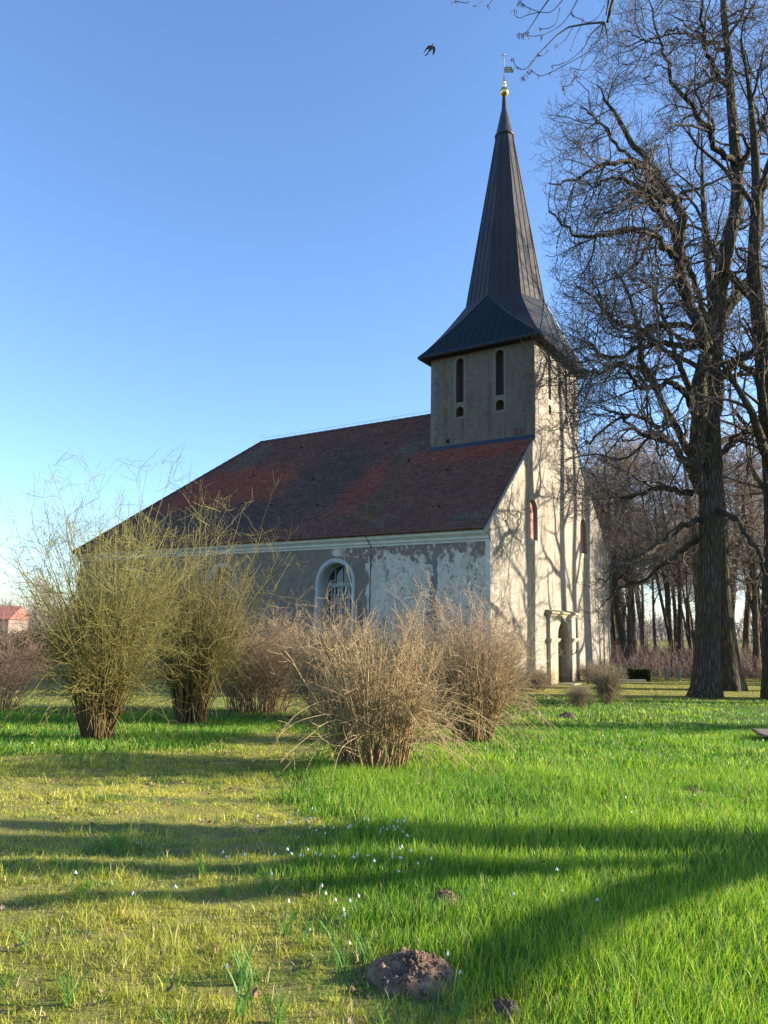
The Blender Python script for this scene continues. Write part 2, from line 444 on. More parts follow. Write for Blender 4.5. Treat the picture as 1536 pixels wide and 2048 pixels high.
def mat_nave_wall():
    t = NT('peeling_limewash'); x, y, z = t.xyz()
    big = t.noise(1.1, 6, .6); mid = t.noise(4, 6, .65); fine = t.noise(22, 5, .7)
    lime = t.mix(t.rng(mid, .44, .56), (.54, .475, .39), (.46, .40, .325))
    lime = t.mix(t.rng(t.noise(6.5, 7, .75), .60, .63), lime, (.26, .225, .19))
    lime = t.mix(t.rng(t.noise(2.2, 7, .7, t.vec(1, 1, .5)), .57, .62), lime, (.27, .24, .205))
    plaster = t.mix(t.rng(mid, .35, .7), (.165, .135, .105), (.21, .175, .14))
    plaster = t.mix(t.rng(t.noise(2.5, 6, .7, t.vec(1, 1, .35)), .55, .7), plaster, (.12, .105, .085))
    # edge of the old grey plaster: beside the window low down, further left near the top
    edge = t.math('ADD', t.rng(z, 4.35, 4.6, 4.95, 6.6), t.math('MULTIPLY', t.math('SUBTRACT', big, .5), 1.6))
    isp = t.rng(t.math('SUBTRACT', y, edge), -.03, .05)
    c = t.mix(isp, lime, plaster)
    # bare field stones and brick in the strip under the cornice
    st = t.vor(3.4); stc = t.vor(3.4, out=1)
    stone = t.mix(.75, t.mix(.35, stc, (.5, .5, .5)), (.16, .075, .06), 'MULTIPLY')
    stone = t.mix(t.rng(st, .1, .32), (.13, .075, .06), (.20, .15, .12))
    nm = t.math('MULTIPLY', t.rng(t.math('ADD', z, t.math('MULTIPLY', t.math('SUBTRACT', t.noise(2.6, 6, .7), .5), 2.2)), 4.36, 4.50), t.rng(y, 6.3, 5.7))
    sm_ = t.math('MULTIPLY', nm, t.rng(t.noise(5.5, 5, .65), .38, .46))
    c = t.mix(sm_, c, stone)
    # chipped spots
    sp = t.math('MULTIPLY', t.rng(t.noise(8, 4, .65), .625, .665), t.rng(y, 6.2, 5.2))
    c = t.mix(sp, c, (.10, .075, .06))
    sp2 = t.math('MULTIPLY', t.rng(t.noise(27, 2, .5), .66, .72), t.rng(y, 6.2, 5.2))
    c = t.mix(t.math('MULTIPLY', sp2, .7), c, (.12, .10, .085))
    # forked grey repair of mortar
    def band(y0, slope, wd, z0, z1):
        ctr = t.math('ADD', t.math('MULTIPLY', z, slope), y0 - 4 * slope)
        ctr = t.math('ADD', ctr, t.math('MULTIPLY', t.math('SUBTRACT', t.noise(1.9, 4), .5), .9))
        d = t.math('ABSOLUTE', t.math('SUBTRACT', y, ctr))
        wv = t.math('MULTIPLY', t.math('ADD', t.noise(3.5, 3), .35), wd)
        return t.math('MULTIPLY', t.rng(t.math('SUBTRACT', d, wv), .02, -.02), t.math('MULTIPLY', t.rng(z, z0, z0 + .1), t.rng(z, z1 + .1, z1)))
    c = t.mix(band(2.12, 0, .16, .3, 3.95), c, (.17, .155, .14))
    c = t.mix(band(2.15, .75, .13, 3.8, 4.75), c, (.17, .155, .14))
    c = t.mix(band(2.12, -.28, .15, 3.75, 4.8), c, (.18, .16, .145))
    c = t.mix(t.rng(z, 1.1, .1, 0, .55), c, (.13, .13, .09))
    h = t.math('ADD', t.math('MULTIPLY', isp, .6), t.math('ADD', mid, t.math('MULTIPLY', fine, .4)))
    h = t.math('SUBTRACT', h, t.math('MULTIPLY', sp, .6))
    t.bump(h, .75, .04)
    return t.fin(c, .93, spec=.2)

def mat_cream(name, a, b, stain, amt=.5):
    t = NT(name); x, y, z = t.xyz()
    st = t.noise(2.2, 6, .65, t.vec(1.6, 1.6, .28)); mid = t.noise(5, 6, .7); fine = t.noise(30, 5, .7)
    c = t.mix(t.rng(mid, .3, .7), a, b)
    c = t.mix(t.math('MULTIPLY', t.rng(st, .46, .68), amt), c, stain)
    c = t.mix(t.math('MULTIPLY', t.rng(t.noise(7, 6, .75, t.vec(3, 3, .5)), .55, .7), .45), c, stain)
    c = t.mix(t.rng(z, .9, .05, 0, .6), c, (.20, .17, .09))
    t.bump(t.math('ADD', mid, t.math('MULTIPLY', fine, .6)), .7, .035)
    return t.fin(c, .93, spec=.2)
M_side = mat_nave_wall()
M_gable = mat_cream('cream_plaster', (.285, .255, .205), (.37, .335, .275), (.15, .13, .105), .85)
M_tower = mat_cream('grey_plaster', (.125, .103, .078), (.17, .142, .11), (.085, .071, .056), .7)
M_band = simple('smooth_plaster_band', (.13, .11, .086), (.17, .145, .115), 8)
M_bandL = simple('cream_band', (.30, .27, .215), (.35, .315, .25), 8)
M_corn = simple('cornice_paint', (.52, .50, .44), (.43, .41, .36), 3, .75, .15)
M_dark = simple('dark_interior', (.012, .010, .009), (.02, .016, .013), 3, .95)
M_flash = simple('lead_flashing', (.028, .034, .055), (.045, .05, .07), 5, .5, .2, .3)
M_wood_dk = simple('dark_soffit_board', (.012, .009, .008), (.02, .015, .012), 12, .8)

def lx(a, b, d): return (V0 + d, a, b)          # nave side wall, outline (u, w)
def fr(a, b, d): return (a, d, b)               # gable front, outline (v, w)
# --- nave side walls with arched windows
WINU = [6.27, 12.1, 17.9]
holes = [arch(u, 1.55, 1.75, 3.54, 16) for u in WINU]
MB().prism([(0.004, -.3), (LN, -.3), (LN, HE - .02), (0.004, HE - .02)], lx, 0, .75, holes).build('nave_wall', M_side, church)
MB().prism([(0.004, -.3), (LN, -.3), (LN, HE - .02), (0.004, HE - .02)], lambda a, b, d: (W_ - .16 - d, a, b), 0, .75, holes).build('nave_wall', M_side, church)
MB().box((V0 + .01, LN - .75, -.3), (W_ - .17, LN - .004, HE - .03)).build('end_wall', M_side, church)
MB().box((.92, .76, -.02), (W_ - .92, LN - .76, .08)).build('nave_floor', simple('stone_floor', (.25, .2, .16), (.3, .25, .2)), church)
MB().box((.92, .76, HE - .25), (W_ - .92, LN - .76, HE - .15)).build('nave_ceiling', simple('ceiling_boards', (.35, .27, .18), (.3, .22, .15)), church)
MB().box((.925, .765, .1), (W_ - .925, .80, HE - .26)).build('inner_wall', simple('ochre_inner_wall', (.62, .5, .32), (.5, .4, .25)), church)

MB().prism([(.8, .1), (LN - .8, .1), (LN - .8, HE - .27), (.8, HE - .27)], lambda a, b, d: (W_ - .16 - d, a, b), .752, .78, holes).build('inner_wall', simple('warm_bounce_tint', (.66, .42, .22), (.55, .33, .17)), church)  # added lining, its orange colour puts warm bounce light into the panes
MB().box((11.70, 14.6, 2.9), (11.79, 15.15, 3.55)).box((11.70, 15.3, 3.2), (11.79, 15.9, 4.3)).build('warm_glow_panel', simple('yellow_glow_paint', (.85, .70, .32), (.8, .62, .25)), church)  # yellow boards added on the far wall to paint the window's warm glow
# --- gable front and tower front in one wall
def rk(v): return HE + SLOPE * v
rk_ = lambda v: HE + SLOPE * v - .07
out = [(0.17, -.3), (W_ - .17, -.3), (W_ - .17, rk_(.17)), (TB, rk_(W_ - TB)), (TB, TH), (TA, TH), (TA, rk_(TA)), (.17, rk_(.17))]
slitF = [arch(5.49, .30, 10.95, 12.62, 8), arch(7.34, .30, 10.95, 12.62, 8), arch(5.49, .30, 10.33, 10.59, 8), arch(7.34, .30, 10.33, 10.59, 8)]
shut = [arch(3.68, .80, 5.20, 6.28, 12), arch(9.12, .80, 5.20, 6.28, 12)]
nich = [[(6.43, 11.36), (6.70, 11.36), (6.70, 11.85), (6.43, 11.85)]]
door_h = [arch(6.24, 1.20, .02, 1.68, 14, .08)]
MB().prism(out, fr, 0.0, .70, slitF + shut + nich + door_h).build('gable_wall', M_gable, church)
for mr_ in (0, 1):
    MB().prism([(.17, 4.80), (.17, rk_(.17)), (-.10, rk_(0) + .01), (-.07, 5.10), (.03, 4.98), (.12, 4.86)], (lambda a, b, d: (W_ - a, d, b)) if mr_ else fr, .0, .034).build('cornice_return', M_gable, church)
for a_, b_ in ((-.15, TA - .002), (W_ + .15, TB + .002)):
    e_ = lambda v: HE + SLOPE * (v if v < CX else W_ - v)
    MB().prism([(a_, e_(a_) - .075), (b_, e_(b_) - .075), (b_, e_(b_) + .05), (a_, e_(a_) + .05)], fr, -.015, .11).build('verge', M_gable, church)
# tower side and back walls
sl = [arch(3.19, .34, 10.93, 12.60, 8), arch(1.44, .34, 10.96, 12.62, 8), arch(3.19, .34, 10.34, 10.58, 8), arch(1.44, .34, 10.36, 10.60, 8),
      arch(3.74, .12, 9.33, 9.42, 6), arch(.70, .16, 9.36, 9.44, 6)]
MB().prism([(.70, 4), (TD, 4), (TD, TH), (.70, TH)], lambda a, b, d: (TA + d, a, b), 0, .7,
           [h for h in sl[:5]]).prism([(.003, 7), (.70, 7), (.70, TH), (.003, TH)], lambda a, b, d: (TA - .003 + d, a, b), 0, .03).build('tower_wall', M_tower, church)
MB().prism([(.70, 4), (TD, 4), (TD, TH), (.70, TH)], lambda a, b, d: (TB - d, a, b), 0, .7, sl[:4]).build('tower_wall', M_tower, church)
MB().box((TA + .7, TD - .7, 4), (TB - .7, TD - .002, TH)).build('tower_wall', M_tower, church)
# dark boards deep in each slit
def slit_part(lp, mp, name='belfry_opening'):
    o = MB().prism(lp, mp, .30, .34).build(name, simple('louvre_board', (.035, .026, .02), (.05, .037, .028), 20), church)
    return o
for h in sl[:4]: slit_part(h, lambda a, b, d: (TA + d, a, b))
for h in slitF: slit_part(h, fr)
slit_part(nich[0], lambda a, b, d: (a, d - .2, b), 'blind_niche').data.materials[0] = M_gable
MB().prism(arch(.70, .24, 9.30, 9.42, 10), lambda a, b, d: (TA - .035 + d, a, b), 0, .03, [arch(.70, .12, 9.35, 9.43, 8)]).build('anchor_plate', simple('red_paint_spot', (.14, .03, .022), (.2, .05, .035), 20), church)
MB().box((TA - .012, 3.66, 9.30), (TA + .02, 3.70, 9.5)).build('wall_hook', M_dark, church)
# smooth raised bands round the slits
bands = MB()
for h in sl[:2]:
    c_ = (h[0][0] + h[1][0]) / 2
    bands.prism(arch(c_, .56, 10.25, 12.62, 10), lambda a, b, d: (TA - .012 + d, a, b), 0, .01, [[(a, b) for a, b in h], sl[2] if c_ > 2 else sl[3]])
bands.build('opening_surround', M_band, church)
bands = MB()
for i, h in enumerate(slitF[:2]):
    bands.prism(arch((h[0][0] + h[1][0]) / 2, .52, 10.25, 12.64, 10), lambda a, b, d: (a, b * 0 + d - .012, b), 0, .01, [h, slitF[2 + i]])
bands.build('opening_surround', M_bandL, church)
# quoins scratched in plaster
q = MB(); k = 0; z = 9.3
while z < 12.7:
    wd = .30 if k % 2 else .20
    q.box((TA - .010, TD - wd, z), (TA + .01, TD + .002, z + .30)); k += 1; z += .315
q.build('quoins', M_band, church)
q = MB(); k = 0; z = 10.2
while z < 12.6:
    wd = .30 if k % 2 else .20
    q.box((TA - .0095, .004, z), (TA + .01, wd, z + .30)); k += 1; z += .315
q.build('quoins', M_tower, church)
# lead flashing where the roof meets the tower
fl = MB()
for (u1, u2) in ((.0, TD + .03),):
    fl.add([(TA - .16, u1, rk(TA) - .05), (TA - .16, u2, rk(TA) - .05), (TA - .03, u2, rk(TA) + .16), (TA - .03, u1, rk(TA) + .16),
            (TA + .01, u1, rk(TA) + .16), (TA + .01, u2, rk(TA) + .16)], [(0, 1, 2, 3), (3, 2, 5, 4)])
fl.box((TA - .032, -.004, rk(TA) - .02), (TA + .0, TD + .03, rk(TA) + .17))
fl.build('flashing', M_flash, church)

# --- cornice: stepped profile along both long sides, cream paint
prof = [(V0 + .005, 4.80), (V0 - .03, 4.80), (V0 - .04, 4.86), (V0 - .09, 4.90), (V0 - .09, 4.97), (V0 - .12, 5.00), (V0 - .18, 5.05), (V0 - .205, 5.06), (V0 - .205, 5.15), (V0 - .225, 5.16), (V0 - .225, HE - .005), (V0 + .005, HE - .005)]
def extr(prof_, y0, y1, mirror=False):
    b = MB(); n = len(prof_)
    f = (lambda p: (W_ - p[0], p[1])) if mirror else (lambda p: p)
    vs = [(f(p)[0], y0, p[1]) for p in prof_] + [(f(p)[0], y1, p[1]) for p in prof_]
    b.add(vs, [(i, (i + 1) % n, n + (i + 1) % n, n + i) for i in range(n)] + [tuple(range(n)), tuple(range(n, 2 * n))])
    return b
extr(prof, .035, LN + .1).build('cornice', M_corn, church)
extr(prof, .035, LN + .1, True).build('cornice', M_corn, church)
MB().box((.12, LN + .0, 4.82), (W_ - .12, LN + .2, HE - .01)).build('cornice', M_corn, church)
# pale corner strip and lightning cable down the wall
MB().box((V0 - .025, .004, 0), (V0 + .002, .19, 4.80)).build('corner_strip', M_corn, church)
MB().bar((V0 - .03, 4.72, 0), (V0 - .03, 4.68, 4.79), .013).bar((V0 - .03, 4.68, 4.79), (-.1, 4.8, 5.2), .013).bar((-.1, 4.8, 5.2), (-.13, 4.82, HE + .02), .013).build('lightning_cable', M_dark, church)

# --- roof: every course of tiles is a real step
def mat_tiles():
    t = NT('beaver_tail_tiles'); x, y, z = t.xyz()
    big = t.noise(.45, 5, .6); mid = t.noise(2.3, 6, .7)
    br = t.n('ShaderNodeTexBrick'); br.offset = .5
    cb = t.n('ShaderNodeCombineXYZ'); t.l(y, cb.inputs[0]); t.l(z, cb.inputs[1])
    t.l(cb.outputs[0], br.inputs['Vector']); br.inputs['Scale'].default_value = 1.0
    br.inputs['Brick Width'].default_value = .17; br.inputs['Row Height'].default_value = .11
    br.inputs['Mortar Size'].default_value = .006; br.inputs['Color1'].default_value = (.75, .75, .75, 1); br.inputs['Color2'].default_value = (1.25, 1.25, 1.25, 1)
    br.inputs['Mortar'].default_value = (.35, .35, .35, 1); br.inputs['Bias'].default_value = 0
    c = t.mix(t.rng(mid, .35, .65), (.150, .068, .050), (.115, .060, .048))
    red = t.math('MAXIMUM', t.blob((2.7, 15.0, 8.1), (4, 5.2, 2.6), .5), t.math('MAXIMUM', t.blob((3.6, 2.4, 8.7), (2, 3.6, .65), .6), t.blob((1.6, 6.6, 7.9), (3, 1.2, 2.4), .7)))
    c = t.mix(red, c, t.mix(t.rng(mid, .3, .7), (.235, .066, .045), (.185, .058, .040)))
    dk = t.math('MAXIMUM', t.blob((3, 9.0, 8.2), (4, 2.6, 3.2), .6), t.blob((1, 14, 6.4), (3, 7, 1.4), .5))
    c = t.mix(t.math('MULTIPLY', dk, .85), c, t.mix(t.rng(mid, .3, .7), (.085, .062, .054), (.064, .051, .048)))
    gr_ = t.math('MAXIMUM', t.blob((4.3, 5.6, 9.6), (1.4, .9, 1.3), .6), t.math('MAXIMUM', t.blob((.3, 4.4, 5.75), (1, .75, .35), .6), t.math('MAXIMUM', t.blob((.3, .9, 5.7), (1, .8, .35), .6), t.blob((5.2, 15.6, 10.2), (2, 1.4, 1.3), .6))))
    c = t.mix(t.math('MULTIPLY', t.math('MULTIPLY', gr_, t.rng(t.noise(5, 6, .7), .4, .6)), .8), c, (.085, .11, .095))
    yl = t.blob((1.2, 5.2, 6.6), (3, .7, 2.2), .7)
    c = t.mix(t.math('MULTIPLY', yl, .5), c, (.11, .085, .035))
    c = t.mix(t.math('MULTIPLY', t.rng(t.noise(13, 4, .7), .60, .68), .75), c, (.018, .02, .014))
    c = t.mix(1.0, c, br.outputs[0], 'MULTIPLY')
    t.bump(t.math('ADD', br.outputs[1], t.math('MULTIPLY', t.noise(30, 4), -.8)), -.5, .02)
    return t.fin(c, .8, spec=.25)
M_tile = mat_tiles()
def course_mesh(edge0, edge1, base, upv, nrm, S, rows, lift=.055):
    """courses on a sloping plane; edge0/edge1(s) give the start and end along the eave direction (unit vector base[1])"""
    o, e = np.array(base[0]), np.array(base[1]); upv = np.array(upv); nrm = np.array(nrm); rg = np.random.default_rng(11)
    V = []; Fq = []
    for i in range(rows):
        s0, s1 = S * i / rows, S * (i + 1) / rows + .02
        a0, b0, a1, b1 = edge0(s0), edge1(s0), edge0(min(s1, S)), edge1(min(s1, S))
        n = max(2, int((b0 - a0) / .5)); tt = np.linspace(0, 1, n + 1)
        wob = rg.normal(size=n + 1) * .004
        lo = [o + e * (a0 + (b0 - a0) * t_) + upv * s0 + nrm * (lift + w_) for t_, w_ in zip(tt, wob)]
        lo2 = [p - nrm * (lift + .01) for p in lo]
        hi = [o + e * (a1 + (b1 - a1) * t_) + upv * min(s1, S) + nrm * .008 for t_ in tt]
        k0 = len(V); V += lo2 + lo + hi; m_ = n + 1
        for j in range(n):
            Fq.append((k0 + j, k0 + j + 1, k0 + m_ + j + 1, k0 + m_ + j))
            Fq.append((k0 + m_ + j, k0 + m_ + j + 1, k0 + 2 * m_ + j + 1, k0 + 2 * m_ + j))
    return np.array(V), np.array(Fq)
hw_ = W_ / 2 + .16; SL = math.hypot(hw_, SLOPE * hw_); ca, sa = hw_ / SL, SLOPE * hw_ / SL
z0 = HE - SLOPE * .16 + .06
rows = 54
hipf = lambda s: HIP * s / SL
parts_v = []; parts_f = []; off = 0
for mesh_args in (
    (lambda s: .10, lambda s: LN + .16 - hipf(s), ((-.16, 0, z0), (0, 1, 0)), (ca, 0, sa), (-sa, 0, ca), SL, rows),
    (lambda s: .10, lambda s: LN + .16 - hipf(s), ((W_ + .16, 0, z0), (0, 1, 0)), (-ca, 0, sa), (sa, 0, ca), SL, rows)):
    V, Fq = course_mesh(*mesh_args); parts_v.append(V); parts_f.append(Fq + off); off += len(V)
SH = math.hypot(HIP + .0, SLOPE * hw_)
cah, sah = HIP / SH, SLOPE * hw_ / SH
V, Fq = course_mesh(lambda s: -.16 + hw_ * s / SH, lambda s: W_ + .16 - hw_ * s / SH, ((0, LN + .16, z0), (1, 0, 0)), (0, -cah, sah), (0, sah, cah), SH, rows)
parts_v.append(V); parts_f.append(Fq + off)
roof = mesh_np('roof', np.concatenate(parts_v), np.concatenate(parts_f), M_tile, church)
# underside boards so that no light leaks through
zz = z0 - .03
MB().add([(-.14, .05, zz), (-.14, LN + .14, zz), (CX - .03, LN + .16 - HIP, zz + SLOPE * hw_), (CX - .03, .05, zz + SLOPE * hw_), (W_ + .14, .05, zz), (W_ + .14, LN + .14, zz)],
         [(0, 1, 2, 3), (3, 2, 5, 4), (1, 5, 2)]).build('roof_boarding', M_wood_dk, church)
# ridge and hip tiles: overlapping half rounds
def ridge_run(a, b, r, step=.38):
    bld = MB(); a, b = Vector(a), Vector(b); n = int((b - a).length / step); d = (b - a) / n
    for i in range(n): bld.bar(a + d * i, a + d * (i + 1.06), r * .93, 8, r * 1.07)
    return bld
apx = (CX - .03, LN + .16 - HIP, z0 + SLOPE * hw_)
M_ridge = simple('ridge_tile', (.085, .035, .03), (.055, .032, .03), 9)
ridge_run((CX - .03, TD, apx[2]), apx, .11).build('ridge_tiles', M_ridge, roof)
ridge_run(apx, (-.16, LN + .16, z0 + .02), .10).build('hip_tiles', M_ridge, roof)
ridge_run(apx, (W_ + .16, LN + .16, z0 + .02), .10).build('hip_tiles', M_ridge, roof)
lw = MB(); y = TD + .3; prev = None
while y < LN - HIP:
    p = (CX - .03, y, apx[2] + .10); t_ = (CX - .03, y, apx[2] + .24); lw.bar(p, t_, .008, 4)
    if prev: lw.bar(prev, t_, .007, 4)
    prev = t_; y += 1.0
lw.bar(prev, (CX, LN + .3 - HIP, apx[2] + .45), .008, 4)
lw.build('lightning_wire', simple('zinc_wire', (.5, .5, .48), (.4, .4, .38), metal=.6), roof)
# lifted snow hooks / vent tiles scattered on the slope
rg = random.Random(4)
for (u_, s_) in ((3.0, 3.9), (1.2, 5.9), (5.2, 5.0), (7.2, 6.8), (9.8, 4.4), (12.5, 7.6), (8.2, 2.2), (14.0, 5.4), (11.0, 2.6), (16.0, 3.1), (2.3, 1.4)):
    p = np.array((-.16, u_, z0)) + np.array((ca, 0, sa)) * s_ + np.array((-sa, 0, ca)) * .03
    MB().bar(p, p + np.array((-.10, 0, .05)), .05, 6, .03).build('vent_tile', M_dark, roof)

# --- tower soffit, skirt roof and octagonal spire
ov = .40; EZ = 13.0
MB().box((TA - ov, -ov, TH), (TB + ov, TD + ov, EZ - .004)).build('tower_soffit', M_wood_dk, church)
AX, AY = 6.4, 2.27
def mat_metal(name, a, b, c3, metal=.25, rough=.45):
    t = NT(name); x, y, z = t.xyz()
    n1 = t.noise(1.4, 6, .65, t.vec(1, 1, .5)); n2 = t.noise(7, 5, .7, t.vec(2, 2, .6))
    c = t.mix(t.rng(n1, .35, .65), a, b); c = t.mix(t.math('MULTIPLY', t.rng(n2, .5, .68), .6), c, c3)
    t.bump(t.math('ADD', n2, t.noise(3, 3)), .25, .03)
    return t.fin(c, rough, metal, .25)
M_spire = mat_metal('weathered_sheet_copper', (.046, .042, .043), (.031, .030, .033), (.062, .060, .062), .05, .55)
M_skirt = mat_metal('patinated_skirt_copper', (.004, .012, .018), (.007, .015, .019), (.014, .025, .028), .0, .6)
R0, Z0s, R1, Z1s = 1.76, 15.5, .37, 23.75
def rad_at(z): return R0 + (R1 - R0) * (z - Z0s) / (Z1s - Z0s)
def sag(z): return .13 * math.sin(math.pi * min(max((z - EZ) / (Z0s - EZ), 0), 1))
def dirv(k): a = math.radians(45 * k); return np.array([math.cos(a), math.sin(a), 0])   # 0 = +x
ctr = np.array([AX, AY, 0.])
hx, hy = (TB - TA) / 2 + ov, TD / 2 + ov
def corner(k):      # k odd, diagonal index
    d = dirv(k); return np.array([AX + math.copysign(hx, d[0]), AY + math.copysign(hy, d[1]), EZ])
def patch(b, p, q, r, n=8):
    """triangle with the flare applied"""
    p, q, r = map(np.array, (p, q, r)); vs = []; ids = {}
    for i in range(n + 1):
        for j in range(n + 1 - i):
            w = np.array([i, j, n - i - j]) / n; P = p * w[0] + q * w[1] + r * w[2]
            P = P - np.array([0, 0, sag(P[2])]); ids[i, j] = len(vs); vs.append(tuple(P))
    fs = []
    for i in range(n):
        for j in range(n - i):
            fs.append((ids[i, j], ids[i + 1, j], ids[i, j + 1]))
            if j < n - i - 1: fs.append((ids[i + 1, j], ids[i + 1, j + 1], ids[i, j + 1]))
    b.add(vs, fs)
    return b
sk = MB(); fa = MB()
vtx = {k: ctr + dirv(k) * R0 + np.array([0, 0, Z0s]) for k in range(8)}
for k in (0, 2, 4, 6): patch(sk, corner((k - 1) % 8), corner((k + 1) % 8), vtx[k], 10)
for k in (1, 3, 5, 7):
    patch(fa, vtx[(k - 1) % 8], corner(k), vtx[k]); patch(fa, vtx[k], corner(k), vtx[(k + 1) % 8])
skirt = sk.build('skirt_roof', M_skirt, church)
sp = fa
top = {k: ctr + dirv(k) * R1 + np.array([0, 0, Z1s]) for k in range(8)}
for k in range(8): sp.add([vtx[k], vtx[(k + 1) % 8], top[(k + 1) % 8], top[k]], [(0, 1, 2, 3)])
spire = sp.build('spire', M_spire, church)
# standing seams
seam = MB()
for k in range(8):
    a, b_ = vtx[k], vtx[(k + 1) % 8]; ta, tb = top[k], top[(k + 1) % 8]
    mid0, mid1 = (a + b_) / 2, (ta + tb) / 2; e = norm(b_ - a); half0 = np.linalg.norm(b_ - a) / 2; half1 = np.linalg.norm(tb - ta) / 2
    nr = norm(np.cross(e, mid1 - mid0)); nr = nr if np.dot(nr, mid0 - ctr) > 0 else -nr
    for o_ in (-.42, -.14, .14, .42):
        f = min(1.0, (half0 - abs(o_)) / (half0 - half1)); f = min(f, .995)
        p = mid0 + e * o_ + nr * .012; q_ = mid0 + (mid1 - mid0) * f + e * o_ + nr * .012
        seam.bar(p, q_, .010, 4)
    seam.bar(a, ta, .022, 5)
seam.build('standing_seams', mat_metal('seam_copper', (.05, .042, .04), (.04, .035, .035), (.07, .07, .07)), spire)
seam = MB()
for k in (0, 2, 4, 6):
    c0, c1, A = corner((k - 1) % 8), corner((k + 1) % 8), vtx[k]; n = 18
    for i in range(1, n):
        f = i / n; bp = c0 * (1 - f) + c1 * f; g_ = min(f, 1 - f) * 2
        tp = (c0 + (A - c0) * g_) if f <= .5 else (c1 + (A - c1) * g_)
        pts = [bp + (tp - bp) * j / 4 for j in range(5)]; pts = [p_ - np.array([0, 0, sag(p_[2]) - .012]) for p_ in pts]
        for j in range(4): seam.bar(pts[j], pts[j + 1], .012, 4)
    for cc in (c0, c1):
        pts = [cc + (A - cc) * j / 8 for j in range(9)]; pts = [p_ - np.array([0, 0, sag(p_[2]) - .012]) for p_ in pts]
        for j in range(8): seam.bar(pts[j], pts[j + 1], .022, 5)
seam.build('standing_seams', mat_metal('seam_patina', (.02, .035, .045), (.03, .045, .05), (.06, .07, .07)), skirt)
eb = MB()
for k in (1, 3, 5, 7): eb.bar(corner(k) + np.array([0, 0, -.01]), corner((k + 2) % 8) + np.array([0, 0, -.01]), .035, 6)
eb.build('eave_edge', M_flash, skirt)
# metal cap, neck, gilded ball, rod, vane
MB().lathe((AX, AY, 0), [(.43, 23.66), (.44, 23.72), (.40, 23.76), (.28, 24.3), (.17, 24.85), (.125, 25.0), (.085, 25.66), (.08, 25.7)], 16).build('spire_cap', mat_metal('grey_cap', (.055, .056, .062), (.045, .046, .052), (.07, .07, .076)), spire, smooth=True)
tg_ = NT('gilding'); M_gold = tg_.fin((.85, .56, .18), .22, 1.0)
ballp = []
for i in range(13):
    a = -math.pi / 2 + math.pi * i / 12; ballp.append((max(.2 * math.cos(a), .03), 25.88 + .2 * math.sin(a) * (1 if a < 0 else 1.35)))
ballp += [(.07, 26.17), (.055, 26.2), (.085, 26.23), (.09, 26.27), (.06, 26.31), (.05, 26.34), (.075, 26.37), (.08, 26.41), (.045, 26.46), (.03, 26.6), (.018, 26.75)]
MB().lathe((AX, AY, 0), ballp, 24).build('finial_ball', M_gold, spire, smooth=True)
M_zinc = simple('pale_zinc', (.42, .42, .38), (.5, .5, .45), 12, .4, .1, .7)
vane = MB().bar((AX, AY, 26.6), (AX, AY, 27.72), .019, 8)
vane.build('vane_rod', M_zinc, spire)
dvn = np.array([math.cos(R(-56.2)), math.sin(R(-56.2)), 0])        # the flag points to the right as seen from the lawn
def vp(a, b, d): p = np.array([AX, AY, b]) + dvn * a + np.array([-dvn[1], dvn[0], 0]) * d; return tuple(p)
MB().prism([(.01, 26.88), (.42, 26.88), (.34, 27.17), (.01, 27.17)], vp, -.006, .006,
           [[(.05, 26.92), (.36, 26.92), (.33, 27.0), (.05, 27.0)], [(.05, 27.04), (.3, 27.04), (.28, 27.13), (.05, 27.13)]]).build('vane_flag', simple('brass_flag', (.2, .2, .1), (.25, .24, .13), metal=.6), spire)
MB().prism([(.05, 26.92), (.36, 26.92), (.28, 27.13), (.05, 27.13)], vp, -.002, .002).build('vane_plate', simple('vane_fill', (.42, .42, .3), (.36, .36, .26), metal=.3), spire)
st_ = MB()
for i in range(4):
    a = math.pi * i / 4; d_ = dvn * math.cos(a) * .15; st_.bar(np.array([AX, AY, 27.74 - .15 * math.sin(a)]) - d_, np.array([AX, AY, 27.74 + .15 * math.sin(a)]) + d_, .011, 4)
st_.build('vane_star', M_zinc, spire)

